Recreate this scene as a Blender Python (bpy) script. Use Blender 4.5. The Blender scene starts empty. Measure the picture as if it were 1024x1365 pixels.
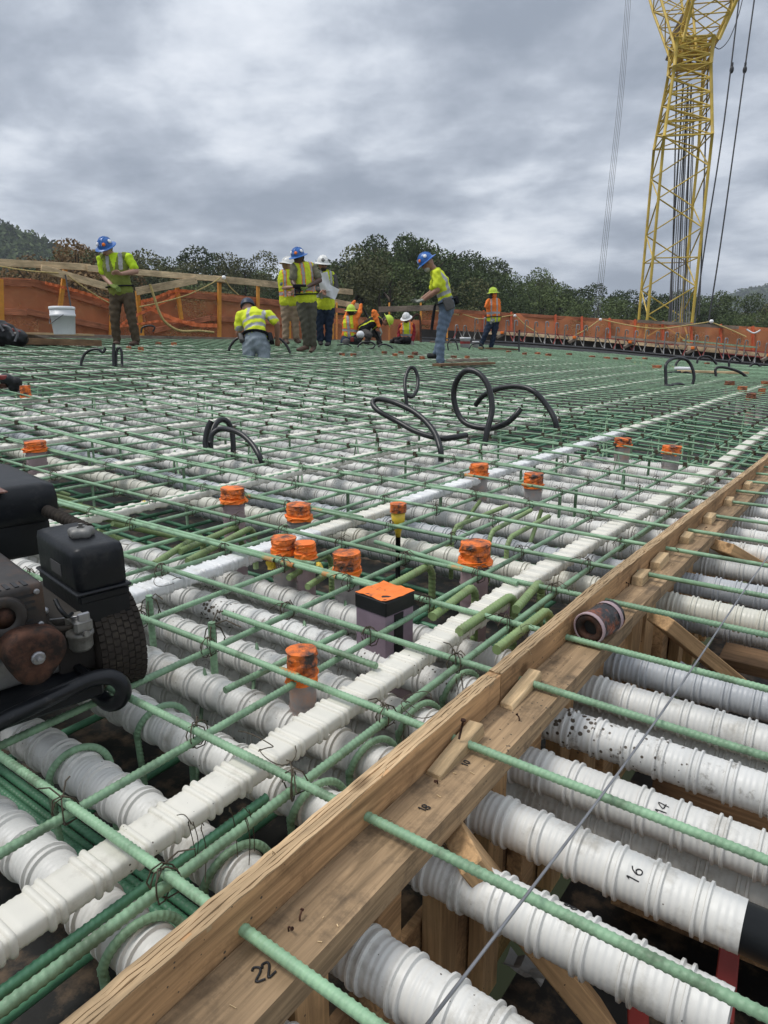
import bpy, bmesh, math, random
import numpy as np
from mathutils import Vector, Matrix
rnd = random.Random(7); nr = np.random.default_rng(11)
PI = math.pi
sc = bpy.context.scene
C = sc.collection

# ------------------------------------------------------------------ camera, sky, sun, exposure
F, CX, CY = 905., 512., 682.5
PITCH, YAW, H = math.radians(14.29), math.radians(35.9), .6
cam = bpy.data.cameras.new('camera'); co = bpy.data.objects.new('camera', cam); C.objects.link(co)
co.location = (0, 0, H); co.rotation_euler = (PI/2 - PITCH, 0, YAW)
cam.sensor_fit = 'VERTICAL'; cam.sensor_height = 36; cam.sensor_width = 27; cam.lens = F/1365*36
cam.clip_start = .02; cam.clip_end = 6000
sc.camera = co
SUN_EL, SUN_AZ = math.radians(62), math.radians(232)      # azimuth clockwise from +Y
w = bpy.data.worlds.new('World'); sc.world = w; w.use_nodes = True
nt = w.node_tree; nt.nodes.clear()
def wn(t, **k):
    n = nt.nodes.new(t)
    for a, b in k.items(): setattr(n, a, b)
    return n
def mth(op, a, b=None, c=None):
    n = wn('ShaderNodeMath', operation=op)
    for i, v in enumerate((a, b, c)):
        if v is None: continue
        if isinstance(v, (int, float)): n.inputs[i].default_value = v
        else: nt.links.new(v, n.inputs[i])
    return n.outputs[0]
tc = wn('ShaderNodeTexCoord'); sep = wn('ShaderNodeSeparateXYZ'); nt.links.new(tc.outputs['Generated'], sep.inputs[0])
den = mth('ADD', mth('MAXIMUM', sep.outputs[2], 0.0), .24)
cmb = wn('ShaderNodeCombineXYZ')
nt.links.new(mth('DIVIDE', sep.outputs[0], den), cmb.inputs[0]); nt.links.new(mth('DIVIDE', sep.outputs[1], den), cmb.inputs[1])
mp0 = wn('ShaderNodeMapping'); nt.links.new(cmb.outputs[0], mp0.inputs[0]); mp0.inputs['Location'].default_value = (4.3, 1.7, 0)
mp0.inputs['Rotation'].default_value = (0, 0, -YAW); mp0.inputs['Scale'].default_value = (.95, 1.05, 1)
def wnoise(scale, det, rough, dist):
    n = wn('ShaderNodeTexNoise'); n.inputs['Scale'].default_value = scale; n.inputs['Detail'].default_value = det
    n.inputs['Roughness'].default_value = rough; n.inputs['Distortion'].default_value = dist
    nt.links.new(mp0.outputs[0], n.inputs['Vector']); return n.outputs[0]
n1, n2, n3 = wnoise(1.15, 9, .5, .1), wnoise(3.6, 8, .56, .12), wnoise(.28, 3, .5, .2)
mix = mth('ADD', mth('ADD', mth('MULTIPLY', n1, .50), mth('MULTIPLY', n2, .34)), mth('MULTIPLY', n3, .22))
ramp = wn('ShaderNodeValToRGB'); nt.links.new(mix, ramp.inputs[0])
cr = ramp.color_ramp; cr.interpolation = 'B_SPLINE'
cr.elements[0].position = .42; cr.elements[0].color = (.285, .33, .405, 1)
cr.elements[1].position = .66; cr.elements[1].color = (1.0, 1.03, 1.08, 1)
e = cr.elements.new(.50); e.color = (.45, .50, .585, 1)
e = cr.elements.new(.565); e.color = (.70, .755, .84, 1)
# an overcast sky grows brighter towards the zenith
boost = mth('ADD', mth('MULTIPLY', mth('MAXIMUM', mth('SUBTRACT', sep.outputs[2], .36), 0.0), .55), 1.0)
bgc = wn('ShaderNodeBackground'); nt.links.new(ramp.outputs[0], bgc.inputs[0]); nt.links.new(boost, bgc.inputs[1])
sky = wn('ShaderNodeTexSky', sky_type='NISHITA', sun_disc=False)
sky.sun_elevation = SUN_EL; sky.sun_rotation = SUN_AZ
bgs = wn('ShaderNodeBackground'); nt.links.new(sky.outputs[0], bgs.inputs[0]); bgs.inputs[1].default_value = .05
ms = wn('ShaderNodeMixShader'); ms.inputs[0].default_value = .94
nt.links.new(bgs.outputs[0], ms.inputs[1]); nt.links.new(bgc.outputs[0], ms.inputs[2])
wo = wn('ShaderNodeOutputWorld'); nt.links.new(ms.outputs[0], wo.inputs[0])
sl = bpy.data.lights.new('sun', 'SUN'); so = bpy.data.objects.new('sun', sl); C.objects.link(so)
sl.energy = 1.9; sl.angle = math.radians(20); sl.color = (1, .97, .92)
so.rotation_euler = (PI/2 - SUN_EL, 0, PI - SUN_AZ); so.location = (0, 0, 60)
sc.view_settings.view_transform = 'Standard'; sc.view_settings.look = 'None'
sc.view_settings.exposure = .12; sc.view_settings.gamma = 1; sc.view_settings.use_curve_mapping = False

# ------------------------------------------------------------------ geometry helpers
CYAW, SYAW, CP, SP_ = math.cos(YAW), math.sin(YAW), math.cos(PITCH), math.sin(PITCH)
def ray(x, y):
    a = (x-CX)/F; b = (CY-y)/F; fw = CP + b*SP_
    return np.array([a*CYAW - fw*SYAW, a*SYAW + fw*CYAW, -SP_ + b*CP])
EYE = np.array([0, 0, H])
def PD(x, y, d): return EYE + ray(x, y)*d                      # the point at a given distance along a sight line of the photo
def PZ(x, y, z): r = ray(x, y); return EYE + r*((z-H)/r[2])    # the point of a level plane
def dz(X, Y):                                                  # the deck is superelevated: it climbs to the left and dips slightly ahead
    X = np.asarray(X, float); Y = np.asarray(Y, float); v = -X
    s = .5*np.log1p(np.exp(np.minimum((v-3)/.5, 60)))
    return .076*s - .03*np.clip(Y-1.6, 0, 2.6)*np.clip(1.6-v, 0, 1) - .006*np.maximum(Y-4.2, 0)
def DZ(x, y): return float(dz(x, y))
def S(x, y, off=0.):
    r = ray(x, y); t = np.arange(.2, 80, .03)
    f = H + r[2]*t - dz(r[0]*t, r[1]*t) - off
    k = np.argmax(f <= 0) if (f <= 0).any() else len(t)-1
    a, b = t[max(k-1, 0)], t[k]
    for _ in range(25):
        m = (a+b)/2
        if H + r[2]*m - DZ(r[0]*m, r[1]*m) - off > 0: a = m
        else: b = m
    return EYE + r*b, b
def V(a): return np.asarray(a, float)
def nrm(a): a = V(a); return a/max(np.linalg.norm(a), 1e-9)

class G:                                                       # collects pieces of ONE mesh
    def __init__(s): s.v = []; s.f = []; s.n = 0
    def add(s, v, f, mi=0, smooth=False):
        v = np.asarray(v, float).reshape(-1, 3); s.v.append(v)
        s.f.append((np.asarray(f, int) + s.n, mi, smooth)); s.n += len(v); return s
    def box(s, c, size, mi=0, R=None, bev=0.):
        l = V(size)/2
        if bev <= 0:
            v = np.array([[x, y, z] for x in (-1, 1) for y in (-1, 1) for z in (-1, 1)])*l
            f = [[0,1,3,2],[4,6,7,5],[0,4,5,1],[2,3,7,6],[0,2,6,4],[1,5,7,3]]
        else:
            bm = bmesh.new(); bmesh.ops.create_cube(bm, size=1)
            for q in bm.verts: q.co = Vector((q.co.x*l[0]*2, q.co.y*l[1]*2, q.co.z*l[2]*2))
            sg = 1 if bev < .006 else 2
            bmesh.ops.bevel(bm, geom=bm.edges[:], offset=bev, segments=sg, profile=.6, affect='EDGES')
            bm.verts.index_update(); v = np.array([q.co[:] for q in bm.verts])
            if R is not None: v = v @ V(R).T
            v = v + V(c)
            qs = [[q.index for q in p.verts] for p in bm.faces]
            off = False
            for n in (3, 4):
                fs = [q for q in qs if len(q) == n]
                if fs:
                    if not off: s.add(v, fs, mi, bev > .006); off = True; base = s.n-len(v)
                    else: s.f.append((np.array(fs)+base, mi, bev > .006))
            bm.free(); return s
        if R is not None: v = v @ V(R).T
        return s.add(v + V(c), f, mi)
    def tube(s, pts, r, seg=8, mi=0, cap=True, smooth=True, up=None, rb=None):
        p = V(pts); n = len(p); r = np.broadcast_to(V(r), (n,)) if np.ndim(r) < 2 else V(r)
        t = np.gradient(p, axis=0); t /= np.maximum(np.linalg.norm(t, axis=1), 1e-9)[:, None]
        u = nrm(np.cross(t[0], [0, 0, 1] if abs(t[0][2]) < .95 else [1, 0, 0])) if up is None else nrm(V(up) - t[0]*np.dot(up, t[0]))
        U = np.zeros((n, 3))
        for i in range(n):
            u = u - t[i]*np.dot(u, t[i]); u /= max(np.linalg.norm(u), 1e-9); U[i] = u
        W = np.cross(t, U); a = np.arange(seg)*2*PI/seg
        if r.ndim == 1: rr = np.repeat(r[:, None], seg, 1)
        else: rr = r
        rw = rr if rb is None else np.repeat(np.broadcast_to(V(rb), (n,))[:, None], seg, 1)
        v = p[:, None, :] + U[:, None, :]*(np.cos(a)*rr)[..., None] + W[:, None, :]*(np.sin(a)*rw)[..., None]
        i = np.arange(n-1)[:, None]*seg; j = np.arange(seg)[None]; k = (j+1) % seg
        f = np.stack([i+j, i+seg+j, i+seg+k, i+k], -1).reshape(-1, 4)[:, ::-1]
        b = s.n; s.add(v.reshape(-1, 3), f, mi, smooth)
        if cap:
            cv = np.array([p[0], p[-1]]); m = s.n; s.v.append(cv); s.n += 2
            jj = np.arange(seg); kk = (jj+1) % seg; e = b + (n-1)*seg
            s.f.append((np.stack([np.full(seg, m), b+jj, b+kk], 1), mi, False))
            s.f.append((np.stack([np.full(seg, m+1), e+kk, e+jj], 1), mi, False))
        return s
    def lathe(s, prof, seg=24, mi=0, c=(0, 0, 0), R=None, smooth=True, cap=True):     # prof: (radius, height)
        a = np.arange(seg)*2*PI/seg; pr = V(prof); n = len(pr)
        v = np.stack([pr[:, 0:1]*np.cos(a), pr[:, 0:1]*np.sin(a), np.repeat(pr[:, 1:2], seg, 1)], -1).reshape(-1, 3)
        if R is not None: v = v @ V(R).T
        v = v + V(c)
        i = np.arange(n-1)[:, None]*seg; j = np.arange(seg)[None]; k = (j+1) % seg
        b = s.n; s.add(v, np.stack([i+j, i+k, i+seg+k, i+seg+j], -1).reshape(-1, 4), mi, smooth)
        if cap:
            if pr[0, 0] > 1e-4: s.f.append((np.array([list(range(b, b+seg))[::-1]]), mi, False))
            if pr[-1, 0] > 1e-4: s.f.append((np.array([list(range(b+(n-1)*seg, b+n*seg))]), mi, False))
        return s
    def ell(s, c, r, mi=0, R=None, seg=14, rings=9):
        t = np.linspace(0, PI, rings); pr = np.stack([np.sin(t)+1e-5, -np.cos(t)], 1)
        M = np.diag(V(r) if np.ndim(r) else [r]*3)
        if R is not None: M = V(R) @ M
        return s.lathe(pr, seg, mi, c, M, True, False)
    def mesh(s, name, mats, loc=(0, 0, 0)):
        v = np.concatenate(s.v) - V(loc); me = bpy.data.meshes.new(name)
        me.vertices.add(len(v)); me.vertices.foreach_set('co', v.astype(np.float32).ravel())
        lt = np.concatenate([np.full(len(f), f.shape[1]) for f, _, _ in s.f])
        lv = np.concatenate([f.ravel() for f, _, _ in s.f])
        me.loops.add(len(lv)); me.loops.foreach_set('vertex_index', lv.astype(np.int32))
        me.polygons.add(len(lt)); me.polygons.foreach_set('loop_start', np.concatenate([[0], np.cumsum(lt)[:-1]]).astype(np.int32))
        me.polygons.foreach_set('material_index', np.concatenate([np.full(len(f), m) for f, m, _ in s.f]).astype(np.int32))
        me.polygons.foreach_set('use_smooth', np.concatenate([np.full(len(f), q) for f, _, q in s.f]))
        for m in (mats if isinstance(mats, (list, tuple)) else [mats]): me.materials.append(m)
        me.update(calc_edges=True); me.validate(); return me
    def obj(s, name, mats, parent=None, loc=(0, 0, 0)):
        return link(name, s.mesh(name, mats, loc), parent, Matrix.Translation(Vector(loc)))

def wm(o):
    m = o.matrix_basis.copy()
    while o.parent: o = o.parent; m = o.matrix_basis @ m
    return m
def link(name, data, parent=None, M=None):                     # M is the world matrix
    o = bpy.data.objects.new(name, data); C.objects.link(o); M = M or Matrix.Identity(4)
    if parent is not None: o.parent = parent; M = wm(parent).inverted() @ M
    o.matrix_basis = M; return o
def tag(o, label=None, cat=None, group=None, kind=None):
    if label: o['label'] = label
    if cat: o['category'] = cat
    if group: o['group'] = group
    if kind: o['kind'] = kind
    return o
def thing(name, loc, label, cat, group=None): return tag(link(name, None, None, Matrix.Translation(Vector(loc))), label, cat, group)
def frame(x, up=(0, 0, 1)):                                    # rotation whose local X runs along x
    x = nrm(x); y = nrm(np.cross(up, x)); z = np.cross(x, y); return np.stack([x, y, z], 1)
def m4(R, loc): M = Matrix([[*R[i], loc[i]] for i in range(3)] + [[0, 0, 0, 1]]); return M
def beam(name, p, q, wd, ht, mat, parent=None, bev=.002, up=(0, 0, 1)):    # sawn timber between two points, grain along it
    p, q = V(p), V(q); L = np.linalg.norm(q-p)
    return link(name, G().box((0, 0, 0), (L, wd, ht), bev=bev).mesh(name, mat), parent, m4(frame(q-p, up), (p+q)/2))
def spl(pts, n=8):                                             # Catmull-Rom
    p = V(pts); p = np.vstack([2*p[0]-p[1], p, 2*p[-1]-p[-2]]); o = []
    for i in range(1, len(p)-2):
        for t in np.arange(n)/n:
            o.append(.5*((2*p[i]) + (-p[i-1]+p[i+1])*t + (2*p[i-1]-5*p[i]+4*p[i+1]-p[i+2])*t*t + (-p[i-1]+3*p[i]-3*p[i+1]+p[i+2])*t**3))
    o.append(p[-2]); return np.array(o)

# ------------------------------------------------------------------ materials
def mat(name, col, rough=.6, metal=0., var=.25, scale=8., bump=.0, bscale=60., dirt=None, dscale=6., damt=.5, axis=None, dlo=.52, alpha=None, rand=.0, spec=.5, sss=0., specks=0.):
    m = bpy.data.materials.new(name); m.use_nodes = True; t = m.node_tree; N, L = t.nodes, t.links
    b = N['Principled BSDF']; b.inputs['Roughness'].default_value = rough; b.inputs['Metallic'].default_value = metal
    b.inputs['Specular IOR Level'].default_value = spec
    tc = N.new('ShaderNodeTexCoord'); mp = N.new('ShaderNodeMapping'); L.new(tc.outputs['Object'], mp.inputs[0])
    oi = N.new('ShaderNodeObjectInfo'); cx = N.new('ShaderNodeVectorMath'); cx.operation = 'SCALE'; cx.inputs[0].default_value = (7, 13, 5)
    L.new(oi.outputs['Random'], cx.inputs['Scale']); L.new(cx.outputs[0], mp.inputs['Location'])
    if axis is not None:
        s_ = [46., 46., 46.]; s_[axis] = 2.6; mp.inputs['Scale'].default_value = s_
    n = N.new('ShaderNodeTexNoise'); n.inputs['Scale'].default_value = scale; n.inputs['Detail'].default_value = 6; n.inputs['Roughness'].default_value = .6
    if axis is not None: n.inputs['Distortion'].default_value = 1.2
    L.new(mp.outputs[0], n.inputs['Vector'])
    r = N.new('ShaderNodeMapRange'); r.inputs[1].default_value = .3; r.inputs[2].default_value = .7; r.inputs[3].default_value = 1-var; r.inputs[4].default_value = 1+var
    L.new(n.outputs[0], r.inputs[0])
    f = r.outputs[0]
    if rand:
        r2 = N.new('ShaderNodeMapRange'); r2.inputs[3].default_value = 1-rand; r2.inputs[4].default_value = 1+rand; L.new(oi.outputs['Random'], r2.inputs[0])
        mm = N.new('ShaderNodeMath'); mm.operation = 'MULTIPLY'; L.new(f, mm.inputs[0]); L.new(r2.outputs[0], mm.inputs[1]); f = mm.outputs[0]
    vs = N.new('ShaderNodeVectorMath'); vs.operation = 'SCALE'; vs.inputs[0].default_value = col[:3]; L.new(f, vs.inputs['Scale'])
    out = vs.outputs[0]
    if dirt is not None:
        d = N.new('ShaderNodeTexNoise'); d.inputs['Scale'].default_value = dscale; d.inputs['Detail'].default_value = 8; d.inputs['Roughness'].default_value = .7
        mp2 = N.new('ShaderNodeMapping'); L.new(tc.outputs['Object'], mp2.inputs[0]); L.new(cx.outputs[0], mp2.inputs['Location']); L.new(mp2.outputs[0], d.inputs['Vector'])
        dr = N.new('ShaderNodeMapRange'); dr.inputs[1].default_value = dlo; dr.inputs[2].default_value = dlo+.15; dr.inputs[4].default_value = damt; L.new(d.outputs[0], dr.inputs[0])
        mx = N.new('ShaderNodeMix'); mx.data_type = 'RGBA'; L.new(dr.outputs[0], mx.inputs[0]); L.new(out, mx.inputs[6]); mx.inputs[7].default_value = (*dirt, 1); out = mx.outputs[2]
    if specks:                                                 # splashes: small dark spots gathered in patches
        vo = N.new('ShaderNodeTexVoronoi'); vo.inputs['Scale'].default_value = 75; mq = N.new('ShaderNodeMapping'); L.new(tc.outputs['Object'], mq.inputs[0]); L.new(cx.outputs[0], mq.inputs['Location']); L.new(mq.outputs[0], vo.inputs['Vector'])
        pn = N.new('ShaderNodeTexNoise'); pn.inputs['Scale'].default_value = 3.5; pn.inputs['Detail'].default_value = 3; L.new(mq.outputs[0], pn.inputs['Vector'])
        th = N.new('ShaderNodeMapRange'); th.inputs[1].default_value = .45; th.inputs[2].default_value = .75; th.inputs[3].default_value = 0; th.inputs[4].default_value = .34*specks; L.new(pn.outputs[0], th.inputs[0])
        lt = N.new('ShaderNodeMath'); lt.operation = 'LESS_THAN'; L.new(vo.outputs['Distance'], lt.inputs[0]); L.new(th.outputs[0], lt.inputs[1])
        mk = N.new('ShaderNodeMix'); mk.data_type = 'RGBA'; L.new(lt.outputs[0], mk.inputs[0]); L.new(out, mk.inputs[6]); mk.inputs[7].default_value = (.09, .07, .05, 1); out = mk.outputs[2]
    if axis is not None:                                       # knots
        vo = N.new('ShaderNodeTexVoronoi'); vo.inputs['Scale'].default_value = 5.5; mp3 = N.new('ShaderNodeMapping'); sc3 = [1.7, 1.7, 1.7]; sc3[axis] = .8
        mp3.inputs['Scale'].default_value = sc3; L.new(tc.outputs['Object'], mp3.inputs[0]); L.new(cx.outputs[0], mp3.inputs['Location']); L.new(mp3.outputs[0], vo.inputs['Vector'])
        kr = N.new('ShaderNodeMapRange'); kr.inputs[1].default_value = .05; kr.inputs[2].default_value = .11; kr.inputs[3].default_value = .8; kr.inputs[4].default_value = 0.; L.new(vo.outputs['Distance'], kr.inputs[0])
        mk = N.new('ShaderNodeMix'); mk.data_type = 'RGBA'; L.new(kr.outputs[0], mk.inputs[0]); L.new(out, mk.inputs[6]); mk.inputs[7].default_value = (col[0]*.28, col[1]*.24, col[2]*.2, 1); out = mk.outputs[2]
        st = N.new('ShaderNodeTexNoise'); st.inputs['Scale'].default_value = 3.1; st.inputs['Detail'].default_value = 4; L.new(mp3.outputs[0], st.inputs['Vector'])
        sr = N.new('ShaderNodeMapRange'); sr.inputs[1].default_value = .35; sr.inputs[2].default_value = .68; sr.inputs[3].default_value = 1.22; sr.inputs[4].default_value = .62; L.new(st.outputs[0], sr.inputs[0])
        sv = N.new('ShaderNodeVectorMath'); sv.operation = 'SCALE'; L.new(out, sv.inputs[0]); L.new(sr.outputs[0], sv.inputs['Scale']); out = sv.outputs[0]
    L.new(out, b.inputs['Base Color'])
    if bump:
        bn = N.new('ShaderNodeTexNoise'); bn.inputs['Scale'].default_value = bscale if axis is None else scale*1.7; bn.inputs['Detail'].default_value = 5
        L.new((tc.outputs['Object'] if axis is None else mp.outputs[0]), bn.inputs['Vector'])
        bp = N.new('ShaderNodeBump'); bp.inputs['Strength'].default_value = bump; bp.inputs['Distance'].default_value = .004; L.new(bn.outputs[0], bp.inputs['Height']); L.new(bp.outputs[0], b.inputs['Normal'])
    if alpha is not None: b.inputs['Alpha'].default_value = alpha
    if sss: b.inputs['Subsurface Weight'].default_value = sss; b.inputs['Subsurface Radius'].default_value = (.01, .01, .01)
    m['col'] = list(col[:3]); return m
def wood(name, col, axis=0, dirt=(.10, .065, .04), damt=.45, rand=.12, var=.34): return mat(name, col, .75, 0, var, 1.6, .35, axis=axis, specks=.6, dirt=dirt, dscale=11, damt=damt, rand=rand, spec=.25)
M = {}
M['bar'] = mat('green_epoxy_coating', (.235, .385, .235), .5, 0, .2, 22, .12, 240, dirt=(.075, .11, .06), dscale=14, damt=.7, dlo=.5, rand=.16)
M['bar2'] = mat('olive_epoxy_coating', (.215, .30, .12), .45, 0, .2, 22, .10, 240, dirt=(.16, .15, .07), dscale=12, damt=.5, rand=.1)
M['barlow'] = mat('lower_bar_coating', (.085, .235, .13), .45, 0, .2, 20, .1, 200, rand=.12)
M['tie'] = mat('tie_wire_steel', (.075, .058, .036), .6, .2, .3, 40)
M['duct'] = mat('white_duct_plastic', (.67, .655, .615), .45, 0, .08, 5, .05, 90, dirt=(.30, .27, .215), dscale=13, damt=.6, dlo=.52, specks=.8, rand=.06, spec=.5)
M['ductgrey'] = mat('grey_duct_plastic', (.42, .43, .44), .4, 0, .05, 5, .03, 90, rand=.1)
M['ductcream'] = mat('cream_duct_plastic', (.66, .64, .55), .38, 0, .06, 5, .03, 90, rand=.06)
M['ductdirty'] = mat('soiled_duct_plastic', (.68, .67, .64), .42, 0, .06, 5, .05, 90, dirt=(.10, .075, .045), dscale=30, damt=1., dlo=.55, specks=1.5)
M['flat'] = mat('flat_duct_plastic', (.71, .68, .595), .42, 0, .06, 6, .05, 80, dirt=(.36, .33, .27), dscale=15, damt=.5, dlo=.55, specks=.7, rand=.04)
M['tapewhite'] = mat('white_wrap', (.74, .74, .73), .42, 0, .1, 20, .5, 70, dirt=(.50, .49, .46), dscale=14, damt=.6)
M['ply'] = wood('plywood', (.375, .225, .112), 1, dirt=(.15, .085, .045), damt=.7, var=.45)
M['plyedge'] = wood('plywood_edge', (.50, .35, .20), 1, damt=.3)
M['ledge'] = wood('ledger_timber', (.345, .235, .135), 1, dirt=(.095, .068, .045), damt=.8, var=.45)
M['lum'] = wood('sawn_timber', (.45, .28, .14), 0, damt=.25)
M['lumpale'] = wood('pale_timber', (.58, .42, .24), 0, damt=.2)
M['lumdark'] = wood('weathered_timber', (.20, .12, .065), 0, damt=.5)
M['lumgrey'] = wood('grey_timber', (.26, .21, .165), 0, damt=.4)
M['lumtop'] = wood('rail_timber', (.62, .47, .29), 0, damt=.15)
M['black'] = mat('black_plastic', (.010, .011, .012), .45, 0, .3, 12, .08, 90, spec=.3)
M['orangetop'] = mat('orange_painted_top', (.88, .21, .03), .6, 0, .12, 25, .4, 55, dirt=(.05, .035, .03), dscale=34, damt=.95, dlo=.57)
M['farorange'] = mat('brownish_orange_paint', (.40, .13, .045), .6, 0, .3, 30, dirt=(.05, .035, .03), dscale=9, damt=.8, dlo=.46, rand=.3)
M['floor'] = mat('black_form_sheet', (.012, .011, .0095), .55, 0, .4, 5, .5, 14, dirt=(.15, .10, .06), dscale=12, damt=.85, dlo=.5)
M['hose'] = mat('black_hose', (.010, .010, .011), .38, 0, .2, 20, .04, 90)
M['orange'] = mat('orange_spray_paint', (.86, .19, .022), .55, 0, .12, 25, .3, 55, dirt=(.040, .030, .026), dscale=15, damt=1.0, dlo=.44)
M['orangeclean'] = mat('orange_spray_paint_fresh', (.88, .20, .02), .6, 0, .1, 25, .2, 55)
M['overspray'] = mat('oversprayed_bar', (.62, .22, .05), .55, 0, .2, 30, .1, 100, dirt=(.20, .36, .19), dscale=30, damt=.95, dlo=.42)
M['tape'] = mat('black_tape', (.025, .023, .024), .4, 0, .3, 18, .3, 40, dirt=(.55, .13, .03), dscale=20, damt=.6)
M['foam'] = mat('purple_foam', (.235, .175, .215), .8, 0, .12, 20, .2, 60)
M['pvcgrey'] = mat('grey_pipe', (.36, .33, .32), .5, 0, .1, 20, .1, 60, dirt=(.62, .25, .10), dscale=10, damt=.5)
M['pink'] = mat('mauve_pipe', (.37, .27, .28), .6, 0, .1, 20)
M['yellow'] = mat('yellow_plastic', (.72, .50, .045), .45, 0, .1, 20)
M['rust'] = mat('rusty_steel', (.075, .036, .024), .85, .1, .5, 26, .5, 60, dirt=(.018, .016, .015), dscale=22, damt=.9, dlo=.46, spec=.2)
M['steel'] = mat('grey_steel', (.30, .30, .31), .42, .7, .2, 20, .1, 80)
M['castalu'] = mat('cast_aluminium', (.24, .235, .22), .55, .5, .25, 20, .2, 60, dirt=(.07, .06, .05), dscale=15, damt=.7)
M['shroud'] = mat('grey_brown_shroud', (.045, .040, .037), .5, .2, .35, 14, .15, 60, dirt=(.095, .055, .036), dscale=16, damt=.8, dlo=.5, spec=.3)
M['tank'] = mat('black_tank_paint', (.008, .0095, .012), .42, 0, .3, 9, .15, 90, dirt=(.040, .038, .036), dscale=18, damt=.6, dlo=.55, spec=.28)
M['framepaint'] = mat('black_frame_paint', (.008, .009, .011), .32, 0, .3, 10, .12, 60, dirt=(.07, .065, .06), dscale=38, damt=.7, dlo=.58, spec=.35)
M['rubber'] = mat('tyre_rubber', (.035, .029, .024), .85, 0, .3, 20, .2, 80, dirt=(.085, .07, .05), dscale=24, damt=.6, spec=.2)
M['white'] = mat('white_bucket_plastic', (.72, .73, .74), .4, 0, .04, 6)
M['ink'] = mat('black_ink', (.012, .012, .014), .6)  # plain black for ink, also the painted dark of the coupler's hole
M['red'] = mat('red_paint', (.24, .03, .025), .5, 0, .2, 10)
M['redrail'] = mat('dull_red_rail', (.25, .035, .03), .55, 0, .25, 8)
M['postyellow'] = mat('yellow_post_paint', (.64, .27, .03), .6, 0, .2, 10, dirt=(.40, .12, .03), dscale=5, damt=.4)
M['postorange'] = mat('orange_post_paint', (.55, .10, .03), .6, 0, .2, 10)
M['netwood'] = wood('net_covered_board', (.42, .16, .085), 0, damt=.2)
M['rope'] = mat('yellow_rope', (.52, .40, .16), .8, 0, .2, 40)
M['bulb'] = mat('white_lamp_bulb', (.85, .85, .85), .3)
M['crane'] = mat('yellow_crane_paint', (.62, .43, .07), .5, 0, .2, 1.5, dirt=(.20, .14, .05), dscale=1.3, damt=.5)
M['cable'] = mat('dark_cable', (.03, .03, .035), .6)
M['cablegrey'] = mat('grey_cable', (.13, .13, .14), .6)
M['greysteel'] = mat('dull_steel_plate', (.085, .083, .085), .6, .2, .2, 5)
M['soil'] = mat('void_dark', (.03, .026, .022), .9, 0, .4, 3)  # near black: painted shade of the bulkhead void, also the engine block
M['terrain'] = mat('meadow', (.075, .085, .035), .95, 0, .4, .05)
M['bark'] = mat('bark', (.075, .055, .04), .95, 0, .4, 4, .4, 20)
M['paper'] = mat('white_paper', (.80, .81, .84), .7, 0, .05, 6)
def leafm(name, c): return mat(name, c, .75, 0, .45, .55, 0, rand=.22, spec=.2)
M['leaf0'] = leafm('dark_leaves', (.056, .080, .027)); M['leaf1'] = leafm('green_leaves', (.084, .112, .038))
M['leaf2'] = leafm('olive_leaves', (.118, .122, .050)); M['leaf3'] = leafm('autumn_leaves', (.20, .125, .055))
def netm(name, col, dens):
    m = mat(name, col, .8, 0, .25, .8, dirt=(.36, .10, .05), dscale=.5, damt=.4); t = m.node_tree
    n = t.nodes.new('ShaderNodeTexNoise'); n.inputs['Scale'].default_value = 1.3; n.inputs['Detail'].default_value = 3
    tc = t.nodes.new('ShaderNodeTexCoord'); t.links.new(tc.outputs['Object'], n.inputs['Vector'])
    r = t.nodes.new('ShaderNodeMapRange'); r.inputs[1].default_value = .3; r.inputs[2].default_value = .7; r.inputs[3].default_value = dens-.12; r.inputs[4].default_value = dens+.12
    t.links.new(n.outputs[0], r.inputs[0]); t.links.new(r.outputs[0], t.nodes['Principled BSDF'].inputs['Alpha']); return m
M['net'] = netm('orange_safety_net', (.68, .23, .095), .55); M['netband'] = netm('orange_net_fold', (.78, .20, .07), .9)
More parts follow.
